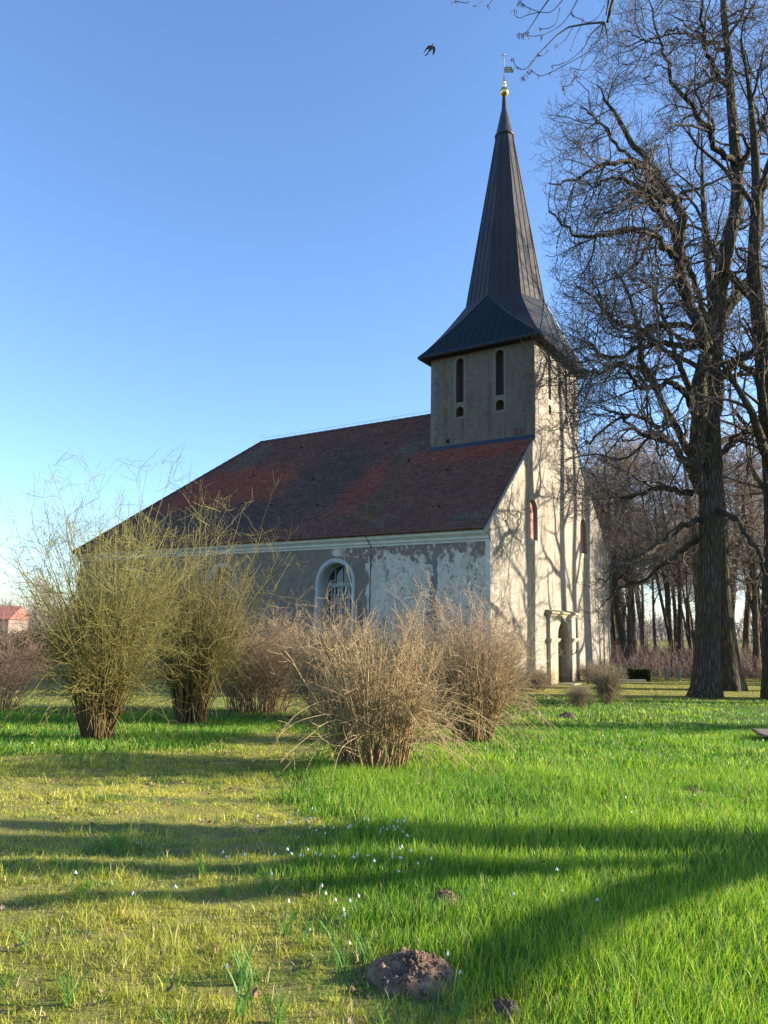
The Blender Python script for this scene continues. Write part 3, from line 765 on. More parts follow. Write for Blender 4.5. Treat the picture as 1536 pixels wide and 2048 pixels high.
# --- nave windows
M_frame = simple('blue_grey_window_paint', (.25, .28, .27), (.19, .22, .22), 10, .6, .2)
M_reveal = simple('whitewashed_reveal', (.36, .38, .38), (.30, .32, .32), 6, .8)
def mat_glass():
    t = NT('old_window_glass'); t.fin((.02, .05, .06), .06)
    tr = t.n('ShaderNodeBsdfTransparent'); tr.inputs[0].default_value = (.75, .8, .8, 1)
    mx = t.n('ShaderNodeMixShader'); mx.inputs[0].default_value = .20
    t.l(t.b.outputs[0], mx.inputs[1]); t.l(tr.outputs[0], mx.inputs[2]); t.l(mx.outputs[0], t.out.inputs[0]); return t.m
M_glass = mat_glass()
def window(cu, side):
    fx = (lambda a, b, d: (V0 + d, a, b)) if side == 0 else (lambda a, b, d: (W_ - .16 - d, a, b))
    o = MB().prism(arch(cu, 1.82, 1.63, 3.54, 20), fx, -.03, .02, [arch(cu, 1.545, 1.72, 3.54, 20)]).build('window', M_reveal, church)
    rv_ = MB().prism(arch(cu, 1.546, 1.752, 3.54, 20), fx, .02, .70, [arch(cu, 1.47, 1.80, 3.54, 20)]); rv_.build('reveal', M_reveal, o)
    f = MB(); D = .44; TR = 3.50
    f.prism(arch(cu, 1.46, 1.81, 3.54, 20), fx, D, D + .08, [arch(cu, 1.34, 1.88, 3.54, 20)])
    def bx(u1, u2, w1, w2, d1=D, d2=D + .08): f.prism([(u1, w1), (u2, w1), (u2, w2), (u1, w2)], fx, d1, d2)
    bx(cu - .68, cu + .68, TR - .07, TR + .07, D - .03, D + .06)
    for du, w_ in ((0, .045), (-.34, .035), (.34, .035)): bx(cu + du - w_, cu + du + w_, 1.85, TR - .07, D - .015, D + .06)
    for du in (-.34, .0, .34): bx(cu + du - .014, cu + du + .014, TR + .07, 3.54 + math.sqrt(.67 ** 2 - du ** 2), D + .01, D + .05)
    f.build('frame', M_frame, o)
    g_ = MB()
    def gb(u1, u2, w1, w2): g_.prism([(u1, w1), (u2, w1), (u2, w2), (u1, w2)], fx, D + .02, D + .045)
    for du in (-.51, -.17, .17, .51): gb(cu + du - .009, cu + du + .009, 1.86, TR - .08)
    z = TR - .07 - .30
    while z > 1.9: gb(cu - .66, cu + .66, z - .009, z + .009); z -= .31
    g_.build('glazing_bars', simple('white_glazing_bar', (.6, .6, .58), (.5, .5, .48)), o)
    MB().prism(arch(cu, 1.40, 1.85, 3.54, 20), fx, D + .048, D + .056).build('glass', M_glass, o)
    return o
for u_ in WINU:
    window(u_, 0); window(u_, 1)
# yellow boxes added inside, painted as stand-in for the warm light behind the panes
MB().box((7.3, 9.6, 1.9), (7.9, 9.7, 3.1)).box((7.2, 9.4, .1), (9.5, 9.6, 1.9)).build('warm_glow_boxes', simple('ochre_glow_paint', (.62, .42, .14), (.5, .33, .1)), church)

# --- gable shutters
M_shut = simple('faded_red_shutter', (.26, .10, .085), (.36, .17, .14), 14, .75, .5)
M_iron = simple('rusty_iron', (.03, .02, .016), (.05, .032, .025), 20, .7)
for h in shut:
    c_ = (h[0][0] + h[1][0]) / 2
    s_ = MB().prism(arch(c_, .79, 5.21, 6.28, 12), fr, .12, .17, [[(c_ - .02, 5.95), (c_ + .03, 5.80), (c_ + .08, 5.95), (c_ + .03, 6.08)]]).build('shutter', M_shut, church)
    for z in (5.24, 5.62, 6.22): MB().box((c_ - .40, .105, z), (c_ + (.38 if z < 5.3 else .0), .12, z + .035)).build('hinge_strap', M_iron, s_)
    MB().prism(arch(c_, 1.06, 5.02, 6.28, 14), fr, -.014, .004, [h]).build('shutter_surround', M_bandL, church)
    MB().box((c_ - .5, .18, 5.1), (c_ + .5, .2, 6.8)).build('shutter_backing', M_dark, church)
MB().bar((.95, -.02, 4.35), (.95, -.02, 4.70), .014, 4).bar((.85, -.02, 4.52), (1.05, -.02, 4.52), .014, 4).build('wall_anchor', M_iron, church)

# --- portal
PD = -.13
M_portal = mat_cream('portal_plaster', (.36, .32, .235), (.43, .385, .29), (.21, .17, .10))
portal = MB().prism([(4.90, -.2), (7.60, -.2), (7.60, 2.52), (4.90, 2.52)], fr, PD, -.002, [arch(6.24, 1.20, .02, 1.68, 14, .08)]).build('portal', M_portal, church)
cp = MB()
for (e_, z1, z2) in ((.04, 2.50, 2.56), (.08, 2.56, 2.60), (.14, 2.60, 2.66)): cp.box((4.90 - e_, PD - e_, z1), (7.60 + e_, -.001, z2 - .001))
cp.build('portal_cornice', M_portal, portal)
MB().add([(4.75, PD - .15, 2.661), (7.75, PD - .15, 2.661), (7.75, -.001, 2.74), (4.75, -.001, 2.74)], [(0, 1, 2, 3)]).box((4.76, PD - .145, 2.655), (7.74, -.001, 2.668)).build('cornice_slab', simple('mossy_slab', (.10, .10, .035), (.16, .14, .07), 9), portal)
for (a, b) in ((4.90, 5.64), (6.84, 7.60)):
    im = MB()
    for (e_, z1, z2) in ((.03, 1.52, 1.57), (.07, 1.57, 1.64), (.09, 1.64, 1.68)): im.box((a - e_, PD - e_, z1), (b + e_, -.003, z2 - .001))
    im.build('impost', M_portal, portal)
dr = MB().prism(arch(6.24, 1.20, .03, 1.68, 14, .08), fr, .22, .27).build('door', simple('tan_door_boards', (.20, .135, .05), (.26, .18, .07), 5, .7), church)
dd = MB()
for i in range(1, 6): dd.box((5.64 + i * .2 - .006, .215, .05), (5.64 + i * .2 + .006, .2195, 2.1))
dd.box((5.64, .19, 1.60), (6.84, .219, 1.68)); dd.build('door_rail', simple('dark_door_trim', (.10, .06, .025), (.13, .08, .03)), dr)
MB().bar((6.70, .21, .95), (6.70, .14, .95), .015).bar((6.70, .14, .95), (6.58, .14, .95), .012).build('handle', M_iron, dr)
MB().box((5.55, -.75, -.1), (6.95, PD - .002, .04)).build('doorstep', simple('worn_step', (.34, .31, .22), (.26, .24, .17)), church, bevel=.01)
MB().bar((6.05, PD - .02, 2.42), (6.42, PD - .02, 2.42), .014, 5).bar((6.42, PD - .02, 2.42), (6.42, PD - .25, 2.30), .012, 5).bar((6.05, PD - .02, 2.5), (6.05, PD - .02, 2.3), .02, 5).bar((6.05, PD - .02, 2.3), (6.35, PD - .14, 2.22), .012, 5).build('iron_bracket', M_iron, portal)
MB().bar((7.1, PD - .01, 1.05), (7.1, PD - .16, 1.12), .02, 5).bar((7.1, PD - .16, 1.12), (7.38, PD - .1, 1.26), .022, 5).build('iron_hook', M_iron, portal)
# ================================================================ bark and twig materials
def mat_bark(name, a, b, moss, moss_amt=.5):
    t = NT(name)
    r1 = t.noise(3.2, 6, .65, t.vec(1.6, 1.6, .35)); r2 = t.noise(14, 5, .7, t.vec(1.5, 1.5, .25)); r3 = t.noise(1.1, 4, .6)
    c = t.mix(t.rng(r2, .35, .65), a, b)
    c = t.mix(t.math('MULTIPLY', t.rng(r3, .42, .62), moss_amt), c, moss)
    fv = t.vor(1.0, 'DISTANCE_TO_EDGE', t.vec(11, 11, 1.7)); fr_ = t.rng(fv, .0, .22)
    c = t.mix(t.math('MULTIPLY', t.math('SUBTRACT', 1, fr_), .55), c, tuple(x_ * .45 for x_ in a))
    t.bump(t.math('ADD', t.math('ADD', r1, r2), t.math('MULTIPLY', fr_, 1.2)), 1.0, .07)
    return t.fin(c, .92, spec=.15)
M_bark = mat_bark('mossy_bark', (.072, .055, .042), (.14, .112, .086), (.10, .10, .034))
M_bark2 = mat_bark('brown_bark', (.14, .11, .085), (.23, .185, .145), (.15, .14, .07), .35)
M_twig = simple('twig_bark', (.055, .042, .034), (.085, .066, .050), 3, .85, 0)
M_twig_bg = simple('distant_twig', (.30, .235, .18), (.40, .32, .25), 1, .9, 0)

# the big tree by the church, limbs measured from its own base
LIMBS = [
 [(-0.00,0.00,-0.05,0.550),(0.03,0.00,0.38,0.440),(0.13,0.00,2.25,0.370),(0.33,0.00,4.64,0.330),(0.47,0.00,7.11,0.360),(0.57,0.10,9.69,0.330),(0.98,0.20,12.37,0.280),(1.23,0.20,14.01,0.260),(1.56,0.20,15.49,0.240),(2.00,0.30,17.06,0.210),(2.12,0.50,19.12,0.180),(2.02,0.40,21.02,0.150),(1.90,0.20,22.86,0.120),(1.73,0.00,24.71,0.100),(1.95,0.00,27.63,0.060)],
 [(0.38,0.00,6.45,0.300),(-0.10,-0.20,7.23,0.270),(-0.06,-0.50,8.65,0.250),(-0.00,-0.70,10.44,0.230),(0.14,-0.80,11.25,0.220),(-0.27,-0.90,12.40,0.200),(-0.65,-1.00,13.38,0.190),(-0.76,-1.10,14.55,0.180),(-0.67,-1.30,15.50,0.160),(-1.24,-1.40,16.47,0.140),(-1.52,-1.50,17.02,0.120),(-2.30,-1.60,17.76,0.090),(-3.08,-1.80,19.03,0.050)],
 [(-0.41,-1.00,14.09,0.130),(-1.19,-1.40,14.21,0.120),(-1.83,-1.80,14.58,0.100),(-2.44,-2.10,14.47,0.090),(-3.39,-2.40,14.18,0.070),(-4.03,-2.50,13.98,0.060),(-4.54,-2.60,13.96,0.050),(-5.01,-2.60,14.46,0.035),(-5.30,-2.60,14.90,0.020)],
 [(-1.39,-1.40,16.93,0.100),(-2.30,-1.90,16.88,0.080),(-3.30,-2.30,16.59,0.070),(-3.87,-2.50,16.24,0.050),(-4.68,-2.60,15.82,0.035),(-5.29,-2.60,15.69,0.020)],
 [(-0.69,-1.30,16.03,0.110),(-1.24,-0.60,16.72,0.100),(-1.32,0.00,17.94,0.080),(-2.01,0.50,19.03,0.060),(-2.49,0.90,20.29,0.040),(-3.21,1.20,21.21,0.020)],
 [(0.07,-0.70,11.67,0.130),(-0.29,-0.50,12.02,0.110),(-1.08,-0.20,12.20,0.090),(-1.74,0.20,12.21,0.080),(-2.59,0.40,12.57,0.060),(-2.82,0.50,13.17,0.050),(-3.32,0.60,13.63,0.035),(-3.73,0.60,14.06,0.020)],
 [(0.06,-0.10,6.92,0.150),(-0.04,0.40,8.04,0.130),(-0.44,0.90,9.38,0.120),(-0.98,1.30,11.03,0.110),(-1.20,1.40,11.90,0.090),(-1.28,1.50,12.78,0.080),(-1.41,1.60,13.86,0.060),(-1.82,1.80,14.98,0.030)],
 [(-0.80,1.20,10.54,0.090),(-1.33,1.40,11.24,0.080),(-1.91,1.50,11.40,0.070),(-2.63,1.50,11.12,0.055),(-3.25,1.50,11.06,0.045),(-4.08,1.40,10.95,0.030),(-4.81,1.30,10.41,0.015)],
 [(-0.39,0.80,9.26,0.080),(-1.23,0.20,8.82,0.070),(-2.09,-0.40,8.97,0.060),(-2.96,-0.80,8.59,0.045),(-3.67,-1.00,7.96,0.030),(-4.28,-1.20,7.73,0.015)],
 [(0.13,0.00,5.62,0.100),(-0.93,-0.50,5.24,0.085),(-1.94,-1.00,4.50,0.070),(-2.68,-1.30,4.15,0.050),(-3.29,-1.50,3.67,0.030),(-3.79,-1.60,3.50,0.015)],
 [(0.15,0.00,5.29,0.120),(-0.25,0.60,4.74,0.100),(-1.17,1.20,3.92,0.070),(-1.78,1.50,3.56,0.050),(-2.32,1.70,3.35,0.030),(-2.75,1.80,2.79,0.015)],
 [(2.05,0.40,21.62,0.110),(1.16,-0.30,21.43,0.090),(0.70,-0.80,21.98,0.070),(0.43,-1.10,22.68,0.060),(0.30,-1.30,24.24,0.030)],
 [(2.07,0.40,18.46,0.120),(0.93,-0.50,18.59,0.100),(0.23,-1.00,19.15,0.080),(-0.57,-1.40,19.95,0.070),(-1.12,-1.60,20.89,0.050),(-1.48,-1.80,22.20,0.030),(-1.77,-1.80,23.33,0.020)],
 [(2.05,0.40,18.08,0.120),(2.50,0.20,18.92,0.100),(2.98,0.00,19.95,0.080),(3.39,-0.40,21.40,0.060),(3.68,-0.40,23.18,0.030)],
 [(1.06,0.20,12.55,0.160),(1.83,0.50,13.61,0.140),(2.61,0.90,14.75,0.120),(3.22,1.20,16.65,0.100),(3.68,1.50,18.82,0.070),(4.42,1.60,20.95,0.040)],
 [(0.58,0.00,10.00,0.140),(1.00,-0.60,10.66,0.120),(1.59,-1.10,11.00,0.100),(2.17,-1.60,11.81,0.070),(2.62,-2.00,12.30,0.030)],
 [(0.49,0.00,7.45,0.130),(1.51,0.40,8.41,0.100),(2.14,0.60,8.82,0.080),(3.08,0.80,8.72,0.050),(4.02,1.00,8.26,0.020)],
 [(0.41,-0.10,5.94,0.100),(0.71,-1.00,5.49,0.080),(0.98,-1.60,4.50,0.060),(1.30,-2.00,3.28,0.030)],
 [(0.88,0.20,11.83,0.130),(0.78,0.90,13.59,0.110),(0.65,1.30,14.91,0.100),(0.19,1.60,16.42,0.080),(-0.30,1.90,17.58,0.060),(-1.10,2.20,18.56,0.040),(-1.91,2.40,18.25,0.020)],
 [(-0.73,-1.10,14.73,0.100),(-1.41,-1.80,15.02,0.080),(-2.09,-2.40,15.33,0.070),(-2.73,-2.90,15.26,0.050),(-3.46,-3.20,14.49,0.030),(-4.09,-3.30,14.25,0.020)],
 [(-0.05,-0.50,8.99,0.120),(-0.74,-1.20,9.92,0.100),(-1.18,-1.60,10.75,0.080),(-1.75,-2.00,12.05,0.060),(-2.27,-2.20,12.77,0.040),(-2.84,-2.30,12.71,0.020)],
 [(1.90,0.20,22.86,0.080),(1.38,0.80,23.77,0.070),(0.49,1.30,24.61,0.050),(-0.55,1.60,24.43,0.030),(-1.27,1.70,24.93,0.020)],
]

def trunk_flare(P, Rr, rng, sides=22):
    """thick stems get a fluted, rough outline"""
    V, F = tubes(P[None], Rr[None], sides)
    K = len(P); V = V.reshape(K, sides, 3)
    an = np.arange(sides) * 2 * np.pi / sides
    hz = P[:, 2] - P[0, 2]
    fl = (.38 * np.exp(-hz / .35))[:, None] * (np.cos(an * 5 + 1.0) * .5 + .3 * np.cos(an * 3 + 2) + .25)[None] + .05 * np.cos(an * 4 + hz[:, None] * .4) + rng.normal(size=(K, sides)) * .012
    cen = P[:, None, :]; V = cen + (V - cen) * (1 + fl[..., None])
    V[0, :, 2] = P[0, 2]
    return V.reshape(-1, 3), F
def twiggery(T, rng, P1, R1, dens, up=.05, sub=(7, 6, 4), scale=1.0, thin=1.0, sides=3, xmin=-5.5):
    """three generations of twigs on the given limbs"""
    P2, R2 = spawn(rng, P1, R1, dens, (1.6 * scale, 3.4 * scale), (30, 75), 10, .5, .12, 1, (-.16, .26), .20, lt=.45, rend=.009 * thin, rcap=.05)
    ok = P2[:, :, 0].min(1) > xmin; P2, R2 = P2[ok], R2[ok]
    T.add(P2, R2, sides + 1)
    P3, R3 = spawn(rng, P2, R2, sub[0], (.7 * scale, 1.6 * scale), (30, 70), 8, .55, .15, 1, (-.20, .42), .17, lt=.4, rend=.0058 * thin, rcap=.022)
    ok = P3[:, :, 0].min(1) > xmin; P3, R3 = P3[ok], R3[ok]
    T.add(P3, R3, sides)
    if sub[1]:
        P4, R4 = spawn(rng, P3, R3, sub[1], (.3 * scale, .75 * scale), (25, 65), 6, .7, .15, 1, (-.25, .60), .15, lt=.4, rend=.0045 * thin, rcap=.011)
        T.add(P4, R4, sides)
    if len(sub) > 2 and sub[2]:
        P5, R5 = spawn(rng, P4, R4, sub[2], (.14 * scale, .34 * scale), (25, 65), 3, .8, .2, 1, (0, .4), .15, lt=.3, rend=.0034 * thin, rcap=.006)
        T.add(P5, R5, sides)
EXTRA = [[(-.1, .2, 7.3, .14), (-1.0, -.6, 8.0, .11), (-2.0, -1.2, 8.1, .08), (-2.9, -1.4, 8.6, .03), (-3.4, -1.5, 8.5, .012)],
 [(-.3, -.8, 8.9, .13), (-1.2, -1.7, 9.6, .10), (-2.3, -2.0, 9.4, .07), (-3.1, -2.3, 9.9, .03), (-3.7, -2.4, 9.9, .012)],
 [(.1, .6, 6.6, .12), (-.8, 1.4, 6.9, .09), (-1.7, 1.9, 6.6, .05), (-2.3, 2.1, 6.9, .025), (-2.7, 2.2, 6.9, .012)],
 [(-.2, -.8, 11.2, .12), (-1.3, .1, 11.6, .09), (-2.4, .6, 11.3, .07), (-3.2, .8, 11.7, .03), (-3.9, .9, 11.5, .012)],
 [(-1.0, -1.4, 15.9, .1), (-1.9, -2.2, 15.5, .08), (-3.0, -2.6, 15.9, .05), (-3.9, -2.8, 15.6, .03), (-4.7, -2.9, 15.7, .01)]]
LIMBS += EXTRA
def big_tree():
    rng = np.random.default_rng(21); base = (10.21, 23.91, gz(10.21, 23.91))
    root = empty('chestnut_tree', base, 0, 'huge bare tree with thick mossy trunk and crooked limbs right of the church door', 'tree')
    allP, allR, Vt, Ft, n = [], [], [], [], 0
    for i, l in enumerate(LIMBS):
        l = list(l) + ([(l[-1][0] * 1.6 - l[-2][0] * .6, l[-1][1] * 1.6 - l[-2][1] * .6, l[-1][2] + (l[-1][2] - l[-2][2]) * .5, .008)] if l[-1][3] > .02 else [])
        K = 34 if i < 2 else 26
        P, Rr = smooth_path(l, K, rng, .0 if i == 0 else .05)
        if i == 0: P[0] = (0, 0, -.15); V, F = trunk_flare(P, Rr, rng)
        else: V, F = tubes(P[None], Rr[None], 12 if i == 1 else 8)
        Vt.append(V); Ft.append(F + n); n += len(V)
        Pr, _ = smooth_path(l, 16); allP.append(Pr if i else smooth_path(l[5:], 16)[0]); allR.append(smooth_path(l if i else l[5:], 16)[1])
    mesh_np('trunk', np.concatenate(Vt), np.concatenate(Ft), M_bark, root, True)
    T = Tubes(); P1, R1 = np.array(allP), np.array(allR)
    low = P1[:, -1, 2] < 5.6; Pl, Rl = P1[low], R1[low]; P1, R1 = P1[~low], R1[~low]
    twiggery(T, rng, Pl, Rl, 9, sub=(4, 4, 0), scale=.5)
    # sub limbs
    Pa, Ra = spawn(rng, P1, R1, 6, (1.8, 4.2), (30, 75), 14, .6, .2, 1, (-.08, .14), .22, lt=.4, rend=.012, rcap=.07)
    ok = Pa[:, :, 0].min(1) > -5.2; Pa, Ra = Pa[ok], Ra[ok]
    T.add(Pa, Ra, 6)
    twiggery(T, rng, np.concatenate([P1[2:, ::1], P1[:2]]), np.concatenate([R1[2:], R1[:2]]), 11, sub=(6, 5, 0))
    Pb = Pa[:, np.linspace(0, 11, 12).astype(int)]
    twiggery(T, rng, Pb, Ra, 4, sub=(5, 5, 0), scale=.85)
    # short shaggy shoots on the trunk itself
    Ps, Rs = spawn(rng, smooth_path(LIMBS[0][2:6], 16)[0][None], smooth_path(LIMBS[0][2:6], 16)[1][None], 90, (.4, 1.3), (60, 95), 7, .02, 0, 1, (-.25, .45), .12, rend=.005, rcap=.01)
    T.add(Ps, Rs, 3)
    T.build('crown', M_twig, root)
    print('big tree verts', T.n)
big_tree()

def make_tree(name, seed, H, r, spread, mats, dens=(9, 6, 6, 4), fork=.3, first=.25, sides=3, thin=1.0, stems=1, twig_scale=1.0, lean=.03):
    """a bare tree of its own: trunk with leaders, limbs, twigs; returns the root at the origin"""
    rng = np.random.default_rng(seed); root = empty(name)
    Vt, Ft, n = [], [], 0; PP, RR = [], []
    for s in range(stems):
        x = y = 0.0; pts = []
        a = rng.uniform(0, 6.28); le = lean + (.12 if stems > 1 else 0)
        for k in range(9):
            f = k / 8; pts.append((x + math.cos(a) * le * H * f + rng.normal() * .06 * (k > 0) * H / 15, y + math.sin(a) * le * H * f + rng.normal() * .06 * (k > 0) * H / 15, H * f - .1 * (k == 0), r * (1 - f) ** .8 * (1.35 if k == 0 else 1) * (.7 if stems > 1 else 1) + .012))
        P, Rr = smooth_path(pts, 26)
        V, F = trunk_flare(P, Rr, rng, 14); Vt.append(V); Ft.append(F + n); n += len(V); PP.append(P); RR.append(Rr)
    P0, R0_ = np.array(PP), np.array(RR)
    P1, R1 = spawn(rng, P0, R0_, dens[0], (spread * .8, spread * 1.25), (30, 68), 14, .55, first, .97, (.01, .08), .17, lt=.55, rend=.02, rcap=r * .6)
    for i in range(len(P1)):
        V, F = tubes(P1[i][None], R1[i][None], 7); Vt.append(V); Ft.append(F + n); n += len(V)
    mesh_np('trunk', np.concatenate(Vt), np.concatenate(Ft), mats[0], root, True)
    T = Tubes()
    P2, R2 = spawn(rng, P1, R1, dens[1], (spread * .25, spread * .6), (25, 65), 8, .55, .2, 1, (-.02, .1), .13, lt=.4, rend=.01 * thin, rcap=.06)
    T.add(P2, R2, sides + 1)
    P3, R3 = spawn(rng, P2, R2, dens[2], (.8 * twig_scale, 1.8 * twig_scale), (25, 65), 6, .55, .15, 1, (-.05, .2), .15, lt=.4, rend=.006 * thin, rcap=.022 * thin)
    T.add(P3, R3, sides)
    if dens[3]:
        P4, R4 = spawn(rng, P3, R3, dens[3], (.35 * twig_scale, .9 * twig_scale), (25, 65), 4, .7, .15, 1, (-.05, .3), .15, lt=.4, rend=.004 * thin, rcap=.010 * thin)
        T.add(P4, R4, sides)
    T.build('crown', mats[1], root)
    return root
def copy_tree(o, loc, rz=0, scale=1.0, label=None, cat=None, group=None):
    c = o.copy(); C.objects.link(c); c.location = loc; c.rotation_euler = (0, 0, rz); c.scale = (scale,) * 3
    for ch in o.children:
        d = ch.copy(); C.objects.link(d); d.parent = c
    return tag(c, label, cat, group)

BM = (M_bark, M_twig)
# second and third big trunks of the row
t2 = make_tree('old_tree', 31, 22, .36, 6.0, BM, (13, 5, 6, 4), first=.32, lean=.0)
t2.location = (12.35, 27.0, gz(12.4, 27)); t2.rotation_euler = (0, 0, 1.0)
tag(t2, 'tall bare tree with dark buttressed trunk close behind the big forked tree', 'tree', 'old trees of the churchyard row')
t3 = make_tree('old_tree', 37, 23, .46, 6.0, BM, (14, 5, 6, 4), first=.26, lean=.0)
t3.location = (12.55, 23.7, gz(12, 24)); t3.rotation_euler = (0, 0, 2.0)
tag(t3, 'tall bare tree with a dark trunk cut by the right edge of the photo', 'tree', 'old trees of the churchyard row')
# the row goes on to the right of the frame; it throws the trunk shadows on the gable and on the lawn
ts = make_tree('old_tree', 41, 21, .34, 5.0, BM, (13, 4, 2, 1), first=.2, lean=.015)
ts.location = (18.4, 30.1, -.45)
tag(ts, 'bare tree of the row out of view right of the church', 'tree', 'trees beyond the right edge')
for (x, y, rz, s_) in ((20.4, 27.45, 5.0, .8), (21.5, 31.2, 1.4, .9), (18.2, 32.3, 4.1, 1.25), (24.0, 16.3, 2.2, .95), (22.5, 15.7, .4, .9), (27, 23.2, 3.3, 1.0)):  # first copy added out of view to shade the second big trunk
    copy_tree(ts, (x, y, gz(x, y)), rz, s_, 'bare tree of the row out of view right of the church', 'tree', 'trees beyond the right edge')

# the near tree just outside the frame: trunk and limbs shade the foreground, one long bough hangs into the sky
def near_tree():
    rng = np.random.default_rng(5); T0 = np.array([9.4, 6.2, 0.]); ct = 1 / math.tan(SUN_EL)
    root = empty('ash_tree', (T0[0], T0[1], gz(T0[0], T0[1])), 0, 'bare bough with dry seed clusters hanging into the sky above the spire', 'tree')
    def sh(x, y, h):       # point on a limb whose shadow falls on the lawn at (x, y)
        return (x + h * ct * math.sin(SUN_AZ) - T0[0], y + h * ct * math.cos(SUN_AZ) - T0[1], h)
    def limb(pts):         # (shadow x, shadow y, radius): height follows from how far the shadow reaches
        o = []
        for x, y, r_ in pts:
            h = (T0[0] - x) / ct; o.append(sh(x, y, h)[:2] + (h, r_))
        return o
    L = [[(0, 0, -.1, .42)] + limb([(7, 6.1, .32), (5, 6.0, .28), (2.6, 5.95, .25), (1.2, 5.98, .18), (-.6, 6.1, .14), (-3, 6.12, .12), (-6, 6.3, .1)]),
         limb([(2.0, 5.93, .18), (1.0, 5.78, .13), (-.2, 5.68, .11), (-2.7, 5.62, .11), (-6, 5.6, .09)]),
         limb([(3.4, 5.8, .13), (1.6, 5.28, .11), (-.4, 5.18, .12), (-2.4, 5.12, .12), (-6, 5.0, .1)]),
         limb([(1.2, 5.24, .11), (.4, 5.0, .10), (-.9, 4.72, .11), (-2.2, 4.5, .10), (-5, 4.3, .08)]),
         limb([(4.6, 5.95, .16), (2.9, 5.45, .13), (1.9, 5.0, .125), (1.2, 4.55, .115), (.7, 4.1, .10), (.3, 3.6, .09), (-.1, 2.9, .06)])]
    # trunk top carrying the long bough over the lawn
    q = lambda x, y, z, r_: (x - T0[0], y - T0[1], z, r_)
    L.append([L[0][3][:3] + (.3,), q(9.3, 6.4, 5.6, .26), q(9.0, 6.9, 7.8, .22), q(8.4, 7.5, 10.2, .18), q(7.2, 8.2, 11.6, .13), q(5.2, 8.7, 11.9, .08), q(3.9, 8.85, 11.2, .05), q(3.1, 8.85, 10.3, .028), q(2.86, 8.85, 9.62, .02)])
    Vt, Ft, n = [], [], 0
    for i, l in enumerate(L):
        P, Rr = smooth_path(l, 30, rng, .0 if i == 0 else .01)
        V, F = (trunk_flare(P, Rr, rng, 16) if i == 0 else tubes(P[None], Rr[None], 10)); Vt.append(V); Ft.append(F + n); n += len(V)
    mesh_np('trunk', np.concatenate(Vt), np.concatenate(Ft), M_bark, root, True)
    # measured twigs of the visible bough, (px-like) metres in the plane y=8.85: x right, z up
    def pt(px, py, dy=0.0):
        d = fw + rv * (px - 768) / FPX + uv * (1024 - py) / FPX
        p = d * ((8.85 + dy) / d[1]); return (p[0] - T0[0], p[1] - T0[1], p[2] + EYE - gz(T0[0], T0[1]))
    B = [[(1208, 45, .02), (1180, 47, .017), (1130, 57, .014), (1095, 90, .011), (1070, 115, .008), (1055, 135, .006), (1043, 139, .005), (1030, 130, .004), (1025, 117, .003)],
         [(1208, 45, .014), (1180, 70, .010), (1168, 95, .008), (1140, 120, .006), (1115, 130, .005), (1105, 130, .004)],
         [(1208, 45, .012), (1195, 85, .008), (1175, 105, .007), (1130, 130, .006), (1090, 150, .005), (1075, 150, .004), (1062, 140, .004)],
         [(1210, 45, .012), (1215, 85, .008), (1190, 120, .006), (1170, 140, .005), (1140, 135, .004)],
         [(1208, 45, .012), (1212, 70, .009), (1180, 95, .006), (1160, 135, .005), (1150, 155, .005), (1140, 170, .004), (1125, 173, .004)],
         [(1165, 95, .006), (1163, 125, .005), (1155, 145, .004), (1143, 165, .003)],
         [(1097, 0, .014), (1080, 24, .01), (1060, 55, .007), (1048, 68, .005), (1038, 67, .004)],
         [(1080, 24, .008), (1055, 30, .005), (1040, 36, .004), (1030, 30, .003), (1029, 19, .003)],
         [(1125, 0, .010), (1105, 22, .006), (1085, 25, .005), (1060, 17, .004), (1048, 10, .004), (1039, 2, .003)],
         [(1155, 0, .011), (1135, 35, .007), (1115, 55, .006), (1085, 70, .005), (1060, 72, .004), (1048, 66, .003)],
         [(1120, 15, .007), (1113, 45, .005), (1100, 55, .004), (1085, 58, .004), (1078, 55, .003)],
         [(1097, 100, .007), (1085, 112, .005), (1075, 108, .003)], [(1070, 120, .006), (1062, 130, .005), (1055, 145, .004), (1045, 155, .003)],
         [(1145, 55, .006), (1130, 80, .004), (1120, 88, .003), (1113, 90, .003)], [(1163, 50, .005), (1150, 75, .004), (1144, 95, .003)],
         [(1210, 10, .006), (1195, 35, .005), (1175, 45, .004), (1165, 40, .003)], [(1175, 47, .005), (1160, 38, .004), (1145, 32, .003), (1143, 26, .003)],
         [(967, 0, .006), (955, 10, .005), (946, 13, .006)], [(985, 0, .005), (978, 9, .004), (974, 11, .004)], [(938, 2, .004), (932, 6, .003), (910, 2, .003)],
         [(1212, 30, .012), (1216, 10, .018), (1222, -30, .024), (1235, -90, .03)], [(1225, 66, .006), (1245, 58, .005), (1262, 40, .004)],
         [(1200, 80, .006), (1210, 110, .005), (1216, 90, .004), (1214, 60, .004)]]
    T = Tubes(); tips = []
    rr = np.random.default_rng(8)
    for i, b_ in enumerate(B):
        dy = rr.uniform(-.25, .25) if i else 0
        pts = [pt(x, y, dy * j / len(b_)) + (r_ * .62,) for j, (x, y, r_) in enumerate(b_)]
        P, Rr = smooth_path(pts, 14); T.add(P[None], Rr[None] * 1.25, 5); tips.append(P[-1])
        if i in (0, 2, 4, 6, 8, 9, 10, 12): tips += [P[8], P[11], P[13]]
    T.build('bough_twigs', M_twig, root)
    # drooping dry seed keys, one part for each cluster
    ms = simple('dry_seed_wings', (.10, .03, .035), (.16, .06, .05), 9); rr = np.random.default_rng(3)
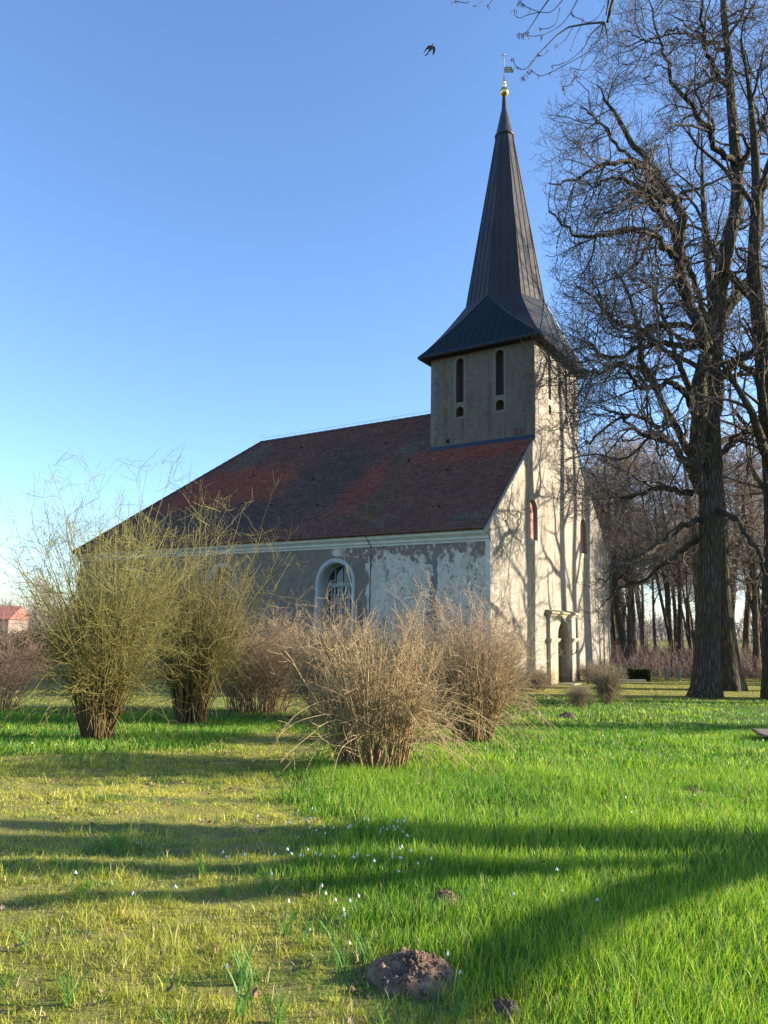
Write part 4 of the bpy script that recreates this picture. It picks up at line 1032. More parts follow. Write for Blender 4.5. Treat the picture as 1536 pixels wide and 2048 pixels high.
    for tp in tips:
        if rr.random() < .25: continue
        Vk, Fk, n = [], [], 0
        for _ in range(int(rr.integers(4, 11))):
            a = rr.uniform(0, 6.28); d = np.array([math.cos(a) * .5, math.sin(a) * .5, -1]) ; d /= np.linalg.norm(d)
            l_ = rr.uniform(.035, .085); s = np.cross(d, rr.normal(size=3)); s /= np.linalg.norm(s); w_ = .005
            b0 = tp + rr.normal(size=3) * .012; Vk += [b0, b0 + d * l_ * .5 + s * w_, b0 + d * l_, b0 + d * l_ * .5 - s * w_]; Fk.append((n, n + 1, n + 2, n + 3)); n += 4
        mesh_np('seed_cluster', np.array(Vk), np.array(Fk), ms, root)
near_tree()

# ================================================================ the wood behind the churchyard
BG = (M_bark2, M_twig_bg)
protos = [make_tree('woodland_tree', 51, 11.5, .17, 3.6, BG, (9, 5, 5, 3), first=.38, thin=1.4, twig_scale=1.25),
          make_tree('woodland_tree', 52, 10.5, .13, 3.0, BG, (9, 5, 5, 3), first=.35, thin=1.4, twig_scale=1.25),
          make_tree('woodland_tree', 53, 12, .22, 4.2, BG, (9, 5, 5, 3), first=.4, thin=1.4, twig_scale=1.3, lean=.10),
          make_tree('woodland_tree', 54, 11, .13, 2.8, BG, (7, 5, 5, 3), first=.35, thin=1.4, stems=3, twig_scale=1.2)]
rg = random.Random(12)
spots = [(rg.uniform(11, 34) * (k_ / 44), k_ + rg.uniform(-.8, .8), (1, 3, 1, 3, 0)[int(k_) % 5], rg.uniform(.7, 1.1)) for k_ in [34.5 + j_ * .8 for j_ in range(42)]] + [(11.6, 36.0, 2, .9), (13.4, 40, 0, 1.0), (14.8, 37.5, 1, .95), (15.6, 34.5, 3, 1.0), (16.9, 39, 2, 1.1), (14.2, 33.6, 1, .8), (18.6, 42, 1, 1.0), (19.6, 36.5, 0, 1.0),
         (21.0, 46, 2, 1.1), (17.8, 35, 3, .9), (22.6, 40, 1, 1.0), (24.5, 44, 0, 1.1), (20.4, 33.5, 1, .9), (23.5, 36, 2, .9), (26.5, 41, 3, 1.2), (28.5, 46, 1, 1.2), (12.6, 45, 2, 1.0),
         (16.0, 50, 0, 1.1), (21.5, 55, 1, 1.2), (25, 52, 2, 1.1), (30, 55, 0, 1.2), (33, 50, 1, 1.2), (18.5, 60, 2, 1.2), (13.5, 55, 1, 1.2), (27.5, 62, 0, 1.2), (35, 62, 3, 1.5), (23, 66, 2, 1.2),
         (9.5, 50, 0, .9), (31, 40, 0, 1.0), (12.4, 50.5, 3, 1.2), (17, 56, 3, 1.4), (10.9, 41, 3, .9)]
LB = ['slender leaning tree in the bare wood behind the church', 'straight thin tree in the bare wood behind the church', 'thicker leaning tree in the bare wood behind the church', 'clump of thin stems in the bare wood behind the church']
used = set()
for i, (x, y, k, s_) in enumerate(spots):
    if k not in used:
        used.add(k); o = protos[k]; o.location = (x, y, gz(x, y)); o.rotation_euler = (0, 0, rg.uniform(0, 6.28)); o.scale = (s_,) * 3
        tag(o, LB[k], 'tree', 'bare trees of the wood behind the church')
    else:
        copy_tree(protos[k], (x, y, gz(x, y)), rg.uniform(0, 6.28), s_, LB[k], 'tree', 'bare trees of the wood behind the church')

# brown scrub at the foot of the wood
def scrub():
    rng = np.random.default_rng(9); n = 5200
    x = rng.uniform(9.5, 40, n); y = 32.6 + rng.uniform(0, 1, n) ** 1.3 * 16 + .15 * (x - 12)
    P0 = np.stack([x, y, ground_z(x, y)], -1); K = 6; P = np.empty((n, K, 3)); P[:, 0] = P0
    d = norm(np.stack([rng.normal(size=n) * .35, rng.normal(size=n) * .35, np.ones(n)], -1)); h = rng.uniform(.7, 1.9, n) * (.85 + .3 * vnoise(x, y, 3))
    for k in range(1, K):
        d = norm(d + rng.normal(size=d.shape) * .16); P[:, k] = P[:, k - 1] + d * (h / (K - 1))[:, None]
    Rr = np.linspace(.011, .006, K)[None].repeat(n, 0)
    T = Tubes(); T.add(P, Rr, 3)
    P2, R2 = spawn(rng, P, Rr, 5, (.3, .9), (30, 80), 5, .8, .1, 1, (-.05, .1), .2, rend=.005)
    T.add(P2, R2, 3)
    o = T.build('undergrowth', simple('bramble_stems', (.20, .135, .11), (.28, .20, .165), 1, .9, 0)); tag(o, 'tangle of brown scrub at the foot of the bare wood', 'undergrowth', kind='stuff')
scrub()
# ================================================================ shrubs
def mat_attr(name, rough=.8, bump=0):
    t = NT(name); return t.fin(t.attr('Col'), rough, spec=.2)
M_stem = mat_attr('shrub_stems')
def shrub(name, loc, n, r0, H, spread, cb, cm, ct, seed, label, group, tall=0, arch_n=0, dens=(8, 6), thick=.010, lowfan=.5, skew=(0, 0), ysh=1.0, tw=1.0, crook=.065):
    """many-stemmed bare shrub; colours of old base wood, middle, and young shoots"""
    rng = np.random.default_rng(seed); x0, y0 = loc
    root = empty(name, (x0, y0, gz(x0, y0)), 0, label, 'shrub', group)
    cb, cm, ct = map(np.array, (cb, cm, ct))
    def colour(P, rnd, young=0.0):
        f = np.clip(P[..., 2] / H + young, 0, 1)[..., None]
        c = np.where(f < .4, cb + (cm - cb) * (f / .4), cm + (ct - cm) * ((f - .4) / .6))
        return c * rnd[:, None, None]
    T = Tubes(); K = 11
    a = rng.uniform(0, 2 * np.pi, n); rad = r0 * np.sqrt(rng.random(n))
    P = np.empty((n, K, 3)); P[:, 0] = np.stack([rad * np.cos(a), rad * np.sin(a) * ysh, -.03 * np.ones(n)], -1)
    ou = spread * (rad / r0 * .75 + .25) * rng.uniform(.3, 1.1, n)
    a2 = a + rng.normal(size=n) * .4
    d = norm(np.stack([np.cos(a2) * ou * lowfan + skew[0], np.sin(a2) * ou * lowfan + skew[1], np.ones(n)], -1))
    h = H * rng.uniform(.55, 1.05, n)
    if tall: h[:tall] *= rng.uniform(1.15, 1.45, tall)
    bend = (ou * .10)[:, None] * np.stack([np.cos(a2), np.sin(a2), np.zeros(n)], -1)
    for k in range(1, K):
        d = norm(d + bend + rng.normal(size=d.shape) * crook); P[:, k] = P[:, k - 1] + d * (h / (K - 1))[:, None]
    tk = thick * rng.uniform(.5, 1.25, n)
    if tall: tk[:tall] *= .62
    Rr = np.linspace(1, .25, K)[None] * tk[:, None]
    T.add(P, Rr, 4, colour(P, rng.uniform(.7, 1.25, n)))
    P2, R2 = spawn(rng, P, Rr, dens[0], (.5 * tw, 1.25 * tw), (20, 65), 8, .6, .22, 1, (-.05, .08), .19, lt=.45, rend=.0026, rcap=.006)
    c2 = colour(P2, rng.uniform(.7, 1.3, len(P2)), .12); T.add(P2, R2, 3, c2)
    P3, R3 = spawn(rng, P2, R2, dens[1], (.15 * tw, .5 * tw), (25, 70), 4, .75, .2, 1, (0, .1), .18, lt=.4, rend=.002, rcap=.0035)
    T.add(P3, R3, 3, colour(P3, rng.uniform(.7, 1.3, len(P3)), .2))
    if arch_n:     # arching side sprays that fall outwards
        a = rng.uniform(0, 2 * np.pi, arch_n); zs = rng.uniform(.1, .45, arch_n) * H; rr_ = r0 + spread * .22 * zs
        Q = np.empty((arch_n, 10, 3)); Q[:, 0] = np.stack([rr_ * .8 * np.cos(a), rr_ * .8 * np.sin(a), zs], -1)
        d = norm(np.stack([np.cos(a), np.sin(a), rng.uniform(.2, .9, arch_n)], -1)); ln = rng.uniform(.6, 1.5, arch_n)
        for k in range(1, 10):
            d = norm(d + np.array([0, 0, -.17]) + rng.normal(size=d.shape) * .07); Q[:, k] = Q[:, k - 1] + d * (ln / 9)[:, None]
        Q[..., 2] = np.maximum(Q[..., 2], .02)
        Rq = np.linspace(.006, .0025, 10)[None].repeat(arch_n, 0)
        T.add(Q, Rq, 3, colour(Q, rng.uniform(.9, 1.4, arch_n), .45))
        Q2, Rq2 = spawn(rng, Q, Rq, 5, (.12, .4), (30, 70), 4, .7, .2, 1, (0, -.05), .15, rend=.002, rcap=.003)
        T.add(Q2, Rq2, 3, colour(Q2, rng.uniform(.9, 1.4, len(Q2)), .5))
    T.build('stems', M_stem, root, smooth=True)
    return root
OB, OM, OT = (.15, .09, .045), (.145, .13, .034), (.22, .20, .065)     # olive shrubs
TBc, TM, TT = (.21, .135, .065), (.30, .215, .105), (.35, .255, .135)      # tan shrubs
GA, GB = 'olive bare shrubs left of the path', 'tan bare shrubs in front of the church'
shrub('bare_shrub', (-4.02, 10.98), 175, .19, 3.25, .56, OB, OM, OT, 1, 'tall olive green vase shaped shrub, leftmost of the large pair, bases in long grass', GA, tall=40, arch_n=50, dens=(8, 4), thick=.0125, lowfan=.46, skew=(.02, 0))
shrub('bare_shrub', (-3.36, 13.6), 160, .25, 3.45, .48, OB, OM, (.20, .165, .07), 2, 'olive brown vase shaped shrub standing behind and right of the tall olive one', GA, tall=14, arch_n=45, dens=(8, 4), thick=.0135, lowfan=.46, skew=(.06, 0))
shrub('bare_shrub', (-.05, 9.0), 125, .44, 1.75, .52, TBc, TM, TT, 3, 'wide tan shrub with dense dry twigs, nearest to the viewer beside the path', GB, tall=12, arch_n=60, dens=(7, 3), thick=.013, lowfan=.48, tw=.7)
shrub('bare_shrub', (1.42, 11.6), 100, .26, 2.05, .42, TBc, TM, (.36, .26, .16), 4, 'narrow based tan shrub right behind the wide front one', GB, tall=12, arch_n=50, dens=(8, 5), thick=.012, lowfan=.5, tw=.8)
shrub('bare_shrub', (-2.7, 16.7), 150, .65, 2.1, .6, (.17, .11, .06), (.28, .195, .105), (.34, .24, .14), 5, 'broad brown shrub behind the olive pair against the nave wall', GB, tall=10, arch_n=20, dens=(8, 5), thick=.012)
shrub('bare_shrub', (-.75, 15.2), 130, .6, 1.9, .6, (.19, .12, .07), (.31, .215, .115), (.38, .27, .15), 6, 'reddish tan shrub directly under the arched church window', GB, tall=12, arch_n=20, dens=(8, 5), thick=.011)
shrub('bare_shrub', (1.95, 15.3), 90, .4, 1.8, .34, (.21, .14, .08), (.34, .24, .14), (.42, .29, .18), 7, 'tan shrub by the church corner, rightmost of the big group', GB, tall=8, arch_n=20, dens=(9, 6), thick=.011)
shrub('bare_shrub', (1.1, 14.3), 60, .5, 2.1, .5, (.18, .12, .07), (.26, .19, .12), (.33, .24, .155), 8, 'brown shrub hidden in the middle of the tan group before the peeling wall', GB, tall=10, arch_n=10, dens=(9, 6), thick=.011)
shrub('bare_shrub', (6.3, 21.3), 60, .15, .95, .2, (.17, .115, .06), (.21, .17, .085), (.25, .2, .11), 9, 'small upright bush on the lawn right of the church door', 'small bushes near the church door', arch_n=16, dens=(9, 6), thick=.008, tw=.55)
shrub('bare_shrub', (5.25, 20.2), 36, .12, .5, .4, (.15, .11, .07), (.2, .16, .09), (.24, .19, .12), 10, 'tiny thin twiggy bush in front of the church door', 'small bushes near the church door', dens=(7, 4), thick=.006, tw=.5)
shrub('bare_shrub', (-7.95, 16.1), 48, .28, 2.0, .75, (.14, .09, .06), (.19, .125, .085), (.24, .16, .12), 11, 'brown bare shrub cut by the left edge of the photo', GA, tall=5, arch_n=20, dens=(9, 5), thick=.010)
shrub('bare_shrub', (5.1, 25.2), 70, .3, .55, .5, (.16, .11, .07), (.22, .17, .11), (.27, .21, .14), 12, 'low brown twiggy bush at the foot of the gable beside the portal', 'small bushes near the church door', dens=(8, 5), thick=.006, tw=.6)
copyspot = [(8.0, 29.0), (8.9, 30.3)]
for i, (x, y) in enumerate(copyspot):
    shrub('bare_shrub', (x, y), 50, .35, .6, .35, (.15, .11, .075), (.21, .17, .12), (.26, .21, .15), 20 + i, ['grey brown bush growing just right of the portal', 'grey brown bush at the far corner of the gable'][i], 'small bushes near the church door', dens=(8, 5), thick=.006, tw=.6)

# ================================================================ far left: hedge, house, a few trees
def leafy(name, x0, x1, y0, y1, H, n, a, b, seed, label, parent=None, lw=.09):
    rng = np.random.default_rng(seed); root = empty(name, ((x0 + x1) / 2, (y0 + y1) / 2, gz((x0 + x1) / 2, (y0 + y1) / 2)), 0, label, 'hedge')
    cx, cy = (x0 + x1) / 2, (y0 + y1) / 2
    P = np.stack([rng.uniform(x0, x1, n) - cx, rng.uniform(y0, y1, n) - cy, rng.uniform(0, 1, n)], -1)
    top = H * (.9 + .12 * vnoise(P[:, 0] * 2, P[:, 1] * 2, .8)); P[:, 2] *= top
    s = norm(rng.normal(size=(n, 3))); t_ = norm(np.cross(s, rng.normal(size=(n, 3)))); w = rng.uniform(.5, 1.2, n)[:, None] * lw
    V = np.stack([P - s * w, P + t_ * w * .5, P + s * w, P - t_ * w * .5], 1).reshape(-1, 3); F = np.arange(4 * n).reshape(-1, 4)
    f = rng.random((n, 1)); col = np.array(a) * (1 - f) + np.array(b) * f
    mesh_np('leaves', V, F, BLADE, root, col=np.repeat(col, 4, 0))
    T = Tubes(); m_ = 60; Q = np.empty((m_, 5, 3)); Q[:, 0] = np.stack([rng.uniform(x0, x1, m_) - cx, rng.uniform(y0, y1, m_) - cy, np.zeros(m_)], -1); d = norm(np.stack([rng.normal(size=m_) * .2, rng.normal(size=m_) * .2, np.ones(m_)], -1))
    for k in range(1, 5): d = norm(d + rng.normal(size=d.shape) * .15); Q[:, k] = Q[:, k - 1] + d * H * .24
    T.add(Q, np.linspace(.03, .012, 5)[None].repeat(m_, 0), 4); T.build('branches', M_bark2, root)
leafy('evergreen_hedge', -22.5, -16.6, 44.5, 47, 2.15, 16000, (.06, .085, .018), (.15, .16, .03), 3, 'olive green evergreen hedge far behind the leftmost shrubs')
leafy('evergreen_hedge', -16.4, -11, 49, 51, 1.6, 7000, (.05, .07, .02), (.11, .12, .03), 4, 'lower dark hedge far away between the trunks of the olive shrubs')
hs = empty('house', (-65.3, 118, -1.2), R(8), 'distant house with bright red tiled roof at the left edge', 'house')
MB().box((-8, -4.5, -.2), (8, 4.5, 2.7)).build('wall', simple('house_render', (.20, .16, .13), (.17, .13, .11)), hs)
MB().prism([(-5.0, 2.6), (5.0, 2.6), (0, 4.7)], lambda a, b, d: (d, a, b), -8.3, 8.3).build('roof', simple('bright_red_tiles', (.30, .11, .075), (.24, .09, .065), 2), hs)
for x_ in (-5.5, -2, 2, 5.5):
    wf = MB().box((x_ - .6, -4.56, .9), (x_ + .6, -4.49, 2.3)).build('window', simple('white_frame', (.6, .6, .58), (.5, .5, .48)), hs)
    MB().box((x_ - .5, -4.58, 1.0), (x_ + .5, -4.561, 2.2)).build('pane', M_dark, wf)
MB().box((-3.8, -.4, 4.2), (-3, .4, 5.3)).build('chimney', simple('brick_red', (.2, .08, .06), (.16, .07, .05)), hs)
# low barn behind, roof only showing
hb = empty('house', (-33, 95, -1.2), R(-5), 'pale red roofed outbuilding further behind the green hedge', 'house')
MB().box((-7, -4, -.2), (7, 4, 2.3)).build('wall', simple('barn_wall', (.3, .24, .2), (.26, .2, .17)), hb)
MB().prism([(-4.4, 2.2), (4.4, 2.2), (0, 4.2)], lambda a, b, d: (d, a, b), -7.3, 7.3).build('roof', simple('old_red_tiles', (.26, .13, .10), (.22, .11, .09), 2), hb)
for i, (x, y, k, s_) in enumerate([(-40, 66, 1, .5), (-31, 70, 3, .55), (-27.5, 60, 1, .42), (-36, 78, 0, .55), (-24, 74, 2, .5), (-47, 74, 3, .6), (-20, 66, 3, .5), (-30, 84, 2, .62), (-52, 95, 0, .8), (-14, 80, 1, .6), (-60, 110, 2, .9), (-42, 110, 0, .8), (-28, 112, 1, .8)]):
    copy_tree(protos[k], (x, y, gz(x, y)), rg.uniform(0, 6.28), s_, 'small distant bare tree near the horizon left of the church', 'tree', 'distant bare trees left')
# line of far woodland on the horizon
def far_wood():
    rng = np.random.default_rng(4); n = 2600
    a = rng.uniform(-1.0, 1.0, n); D = rng.uniform(150, 200, n); x = D * np.sin(a); y = D * np.cos(a)
    P0 = np.stack([x, y, ground_z(x, y)], -1); K = 5; P = np.empty((n, K, 3)); P[:, 0] = P0; h = rng.uniform(3, 6.5, n) * (1 + .3 * vnoise(a * 20, D * 0, 1)); d = norm(np.stack([rng.normal(size=n) * .15, rng.normal(size=n) * .15, np.ones(n)], -1))
    for k in range(1, K): d = norm(d + rng.normal(size=d.shape) * .1); P[:, k] = P[:, k - 1] + d * (h / 4)[:, None]
    Rr = np.linspace(.14, .05, K)[None].repeat(n, 0); T = Tubes(); T.add(P, Rr, 3)
    P2, R2 = spawn(rng, P, Rr, 12, (1.2, 2.8), (25, 70), 4, .6, .15, 1, (0, .1), .2, rend=.04); T.add(P2, R2, 3)
    o = T.build('far_woodland', simple('far_wood_bark', (.20, .17, .16), (.24, .21, .20), .3, .95, 0)); tag(o, 'far off line of bare woodland along the horizon', 'woodland', kind='stuff')
far_wood()

# ================================================================ mole hills
def soil_mat():
    t = NT('crumbly_soil'); n1 = t.noise(14, 6, .7); n2 = t.noise(60, 5, .7)
    c = t.mix(t.rng(n1, .35, .65), (.155, .10, .066), (.26, .175, .12)); c = t.mix(t.math('MULTIPLY', t.rng(n2, .5, .7), .6), c, (.10, .068, .05))
    t.bump(t.math('ADD', n1, n2), .8, .015); return t.fin(c, .95, spec=.15)
M_soil = soil_mat()
def molehill(x, y, r, h, seed, label, elong=1.0, crater=True):
    rng = np.random.default_rng(seed); n = 96 if r > .15 else 40; nr_ = 34 if r > .15 else 16
    V = [(0, 0, 0)]; ph = rng.uniform(0, 6.28, 6)
    th = np.linspace(0, 2 * np.pi, n, endpoint=False); rows_ = []
    for k in range(nr_ + 1):
        f = k / nr_; ro = 1 + .10 * np.sin(2 * th + ph[0]) + .08 * np.sin(3 * th + ph[1]) + .05 * np.sin(5 * th + ph[2]); rr_ = r * f * ro
        X_ = rr_ * np.cos(th) * elong; Y_ = rr_ * np.sin(th)
        z = h * (1 - f ** 2.1) * (1 + .0 * f)
        if crater: z = z - h * .42 * np.exp(-(((X_ + r * .32) / (r * .22)) ** 2 + ((Y_ + r * .28) / (r * .2)) ** 2))
        s = 1 / r
        lump = .045 * h / .13 * (np.sin(X_ * 60 * .215 * s + 3 * np.sin(Y_ * 40 * .215 * s)) * np.cos(Y_ * 55 * .215 * s + ph[3])) * .5
        z = z + lump * .45 + .012 * (h / .1) * np.sin(X_ * 23 + ph[4]) * np.sin(Y_ * 31 + X_ * 17 + ph[5]) * (1 - f ** 3) + rng.normal(size=n) * .0038 * (h / .13) ** .5 * (1 - f ** 6) - .02 * f ** 6
        rows_.append(np.stack([X_, Y_, z * np.ones(n)], -1))
    V = np.concatenate(rows_); idx = np.arange(len(V)).reshape(nr_ + 1, n)
    F = np.stack([idx[:-1], np.roll(idx[:-1], -1, 1), np.roll(idx[1:], -1, 1), idx[1:]], -1).reshape(-1, 4)
    Vs, Fs = [V], [F]; off = len(V)
    # loose crumbs
    ico = np.array([(1, 0, 0), (-1, 0, 0), (0, 1, 0), (0, -1, 0), (0, 0, 1), (0, 0, -1)], float); fi = np.array([(0, 2, 4, 4), (2, 1, 4, 4), (1, 3, 4, 4), (3, 0, 4, 4), (2, 0, 5, 5), (1, 2, 5, 5), (3, 1, 5, 5), (0, 3, 5, 5)])[:, :3]
    cr = int(650 * r / .2); Tr = []
    for i in range(cr):
        a = rng.uniform(0, 6.28); f = rng.uniform(0, 1.5) ** .75; px_, py_ = r * f * np.cos(a) * elong, r * f * np.sin(a); k = min(nr_, int(f * nr_))
        j = int(a / 6.2832 * n) % n; zb = V[k * n + j, 2] if f < 1 else 0
        s_ = rng.uniform(.003, .009) * (2.2 if i % 14 == 0 else 1) * (r / .2) ** .5; v = ico * s_ * rng.uniform(.6, 1.3, (6, 3)) + np.array([px_, py_, zb + s_ * .3])
        Vs.append(v); Tr.append(fi + off); off += 6
    o = mesh_np('molehill', np.concatenate(Vs), [F, np.concatenate(Tr)], M_soil, smooth=True, loc=(x, y, gz(x, y)))
    tag(o, label, 'molehill', 'molehills on the lawn'); return o
ML = ['large crumbly brown molehill in the foreground, hollow near its top', 'small dark molehill at the bottom edge, right of the large one', 'flat brown molehill on the bright lawn, farther of the right pair', 'flat brown molehill on the bright lawn, nearer of the right pair',
      'brown earth mound on the far lawn before the church door', 'small dark soil patch in the long grass behind the large molehill', ]
for i, (x, y, r, h) in enumerate(MOLES): molehill(x, y, r * 1.04, h, 60 + i, ML[i], 1.0 if i else 1.05, i == 0)

# ================================================================ low wooden cover at the right, grave things behind
wp = empty('wooden_bench', (6.78, 12.8, gz(6.8, 12.8)), R(6), 'low weathered wooden bench at the right edge of the lawn', 'bench')
M_plank = simple('weathered_plank', (.13, .095, .075), (.19, .145, .115), 9, .85, .6)
for i, (a, b) in enumerate(((-.34, -.13), (-.11, .10), (.12, .33))):
    MB().box((-.62 + (.10 * i), a, .13), (1.3, b, .165)).build('seat_plank', M_plank, wp, bevel=.004)
for x_ in (-.15, .95): MB().box((x_ - .08, -.28, -.05), (x_ + .08, .28, .129)).build('leg', M_plank, wp, bevel=.006)

M_stone = simple('grey_grave_stone', (.15, .15, .125), (.20, .19, .16), 7, .9, .5)
gv = empty('grave', (9.72, 30.6, gz(9.7, 30.6)), R(10), 'old grave with short stone pillar and pale kerb at the foot of the wood', 'grave')
MB().box((-.16, -.14, 0), (.14, .14, .62)).box((-.2, -.18, .62), (.18, .18, .68)).box((-.22, -.2, 0), (.2, .2, .1)).build('pillar', M_stone, gv, bevel=.01)
MB().box((-.5, -.5, 0), (.75, -.36, .10)).build('kerb', M_stone, gv, bevel=.01)
gs = empty('clipped_box_hedge', (10.75, 31.2, gz(10.7, 31.2)), 0, 'dark clipped evergreen block beside the stone pillar', 'hedge')
def box_leaf(root, a, b, n, c1, c2, seed):
    rng = np.random.default_rng(seed); a = np.array(a); b = np.array(b); P = a + (b - a) * rng.random((n, 3)); ax = rng.integers(0, 3, n); sd_ = rng.random(n) < .5
    for k in range(3):
        m_ = ax == k; P[m_, k] = np.where(sd_[m_], a[k], b[k]) + rng.normal(size=m_.sum()) * .02
    s = norm(rng.normal(size=(n, 3))); t_ = norm(np.cross(s, rng.normal(size=(n, 3)))); w = .035
    V = np.stack([P - s * w, P + t_ * w * .5, P + s * w, P - t_ * w * .5], 1).reshape(-1, 3); f = rng.random((n, 1))
    mesh_np('leaves', V, np.arange(4 * n).reshape(-1, 4), BLADE, root, col=np.repeat(np.array(c1) * (1 - f) + np.array(c2) * f, 4, 0))
    MB().box(tuple(a + .03), tuple(b - .03)).build('branches', M_dark, root)
box_leaf(gs, (-.5, -.3, 0), (.2, .3, .45), 4500, (.03, .04, .016), (.07, .08, .028), 3)
gp = empty('gravestone', (12.1, 31.4, gz(12, 31.4)), R(-5), 'pair of slim grey posts of a grave surround before the wood', 'gravestone')
MB().box((-.35, -.05, 0), (-.22, .05, .55)).build('post', M_stone, gp, bevel=.01)
MB().box((.14, -.05, 0), (.27, .05, .5)).build('post', M_stone, gp, bevel=.01)
MB().box((-.22, -.03, .34), (.14, .03, .40)).build('rail', M_stone, gp)

# ================================================================ snowdrops, blade tufts, dead leaves
M_petal = NT('snowdrop_petal').fin((.80, .82, .78), .5)
M_dstem = NT('snowdrop_leaf').fin((.10, .20, .07), .5)
def snowdrop_proto(seed):
    rng = np.random.default_rng(seed); root = empty('snowdrop')
    h = .11 + .03 * rng.random(); a = rng.uniform(0, 6.28); dx, dy = math.cos(a), math.sin(a)
    pts = [(0, 0, 0, .0016), (.004 * dx, .004 * dy, h * .6, .0014), (.012 * dx, .012 * dy, h, .0012), (.024 * dx, .024 * dy, h * 1.03, .001), (.030 * dx, .030 * dy, h * .98, .001)]
    T = Tubes(); P, Rr = smooth_path(pts, 10); T.add(P[None], np.minimum(Rr, .0018)[None], 4)
    V, F = [], []; T.build('stem', M_dstem, root)
    tp = P[-1]; m_ = MB()
    for k in range(3):
        b = 2.094 * k + a; d = np.array([math.cos(b), math.sin(b), 0]); s = np.array([-d[1], d[0], 0])
        pr = [(0, 0), (.5, .006), (.85, .0055), (1, .0012)]
        vs = []
        for f, w in pr: c = tp + d * (.002 + .011 * f) + np.array([0, 0, -.021 * f]); vs += [c - s * w, c + s * w]
        m_.add(vs, [(0, 1, 3, 2), (2, 3, 5, 4), (4, 5, 7, 6)])
    m_.lathe(tp + np.array([0, 0, -.004]), [(.002, .006), (.0035, .002), (.005, -.006), (.004, -.011)], 6)
    m_.build('flower', M_petal, root, fix=False)
    lm = MB()
    for k in range(3):
        b = rng.uniform(0, 6.28); d = np.array([math.cos(b), math.sin(b), 0]); s = np.array([-d[1], d[0], 0]) * .0028; hh = .08 + .04 * rng.random(); vs = []
        for f in (0, .4, .75, 1): c = d * (.004 + .045 * f * f) + np.array([0, 0, hh * f * (1 - .2 * f)]); w = 1 - .8 * f * f; vs += [c - s * w, c + s * w]
        lm.add(vs, [(0, 1, 3, 2), (2, 3, 5, 4), (4, 5, 7, 6)])
    lm.build('leaf', M_dstem, root, fix=False)
    return root
sp_ = [snowdrop_proto(i) for i in range(4)]
rg = random.Random(77)
clus = [(.02, 6.05, .12, 13), (-.42, 6.0, .14, 7), (-.52, 5.3, .10, 7), (-.2, 5.25, .10, 6), (.05, 5.0, .2, 4), (-.75, 6.25, .22, 7), (-.95, 5.2, .12, 3), (-.28, 4.5, .2, 5), (.45, 5.6, .4, 7), (.2, 5.2, .1, 7), (-1.35, 4.7, .3, 3), (-.62, 3.65, .05, 1), (.45, 3.65, .1, 2), (-.3, 4.25, .1, 3), (-1.55, 4.35, .1, 1), (1.9, 9.5, 1.5, 16), (4.2, 13.5, 2.2, 22), (-4.6, 10.6, .9, 14), (.9, 4.6, .4, 4), (-.2, 3.9, .1, 2)]
first = set()
for (cx_, cy_, sd_, n_) in clus:
    for i in range(n_):
        x, y = rg.gauss(cx_, sd_), rg.gauss(cy_, sd_ * .8); k = rg.randrange(4); o = sp_[k]; s_ = rg.uniform(.6, .85)
        if k in first: o = copy_tree(o, (0, 0, 0))
        first.add(k); o.location = (x, y, gz(x, y)); o.rotation_euler = (0, 0, rg.uniform(0, 6.28)); o.scale = (s_,) * 3
        tag(o, 'small white snowdrop nodding on a thin stem in the grass', 'flower', 'snowdrops scattered in the lawn')
# tufts of taller strap leaves on the short turf
def tuft_proto(seed):
    rng = np.random.default_rng(seed); n = 13; P = np.stack([rng.normal(size=n) * .02, rng.normal(size=n) * .02, np.zeros(n)], -1)
    V, Q, T, Cc = blades(rng, P, rng.uniform(.08, .2, n), np.full(n, .0035), rng.uniform(.2, .8, n), np.array([.09, .21, .045]) * rng.uniform(.8, 1.3, (n, 1)), 4)
    o = mesh_np('grass_tuft', V, [T, Q], BLADE, col=Cc); return o
tp_ = [tuft_proto(i) for i in range(3)]; first = set()
tl = [(-1.12, 5.05), (-.47, 4.15), (-.36, 4.05), (-.62, 3.7), (-.58, 3.62), (-1.28, 3.4), (-.55, 3.35), (-.4, 3.3), (-.9, 4.7), (-.15, 3.75), (-.05, 3.85), (-.65, 4.75), (-1.7, 3.9), (-.2, 4.0), (-1.9, 5.6), (-3.0, 9.0), (-.8, 3.2), (.02, 3.2), (.35, 3.3)]
for x, y in tl:
    k = rg.randrange(3); o = tp_[k]
    if k in first: o = o.copy(); C.objects.link(o)
    first.add(k); o.location = (x, y, gz(x, y)); o.rotation_euler = (0, 0, rg.uniform(0, 6.28)); o.scale = (rg.uniform(.7, 1.1),) * 3
    tag(o, 'tuft of tall green blades standing out of the short turf', 'grass tuft', 'tufts on the short turf')
def leaf_proto(seed, col):
    rng = np.random.default_rng(seed); vs = []; n = 8
    for i in range(n + 1):
        f = i / n; w = .013 * math.sin(math.pi * min(f * 1.05, 1)) ** .7 * (1 + .25 * (i % 2)); c = (0, .06 * (f - .5), .008 * math.sin(f * 5 + seed) + .006)
        vs += [(-w, c[1], c[2] + .008 * rng.random()), (0, c[1], c[2]), (w, c[1], c[2] + .008 * rng.random())]
    fs = []
    for i in range(n): a = 3 * i; fs += [(a, a + 1, a + 4, a + 3), (a + 1, a + 2, a + 5, a + 4)]
    return MB().add(vs, fs).build('dead_leaf', simple('dead_leaf_%d' % seed, col, tuple(c * .7 for c in col), 30, .8, 0), fix=False)
lp_ = [leaf_proto(1, (.26, .14, .07)), leaf_proto(2, (.38, .27, .16)), leaf_proto(3, (.18, .10, .055))]; first = set()
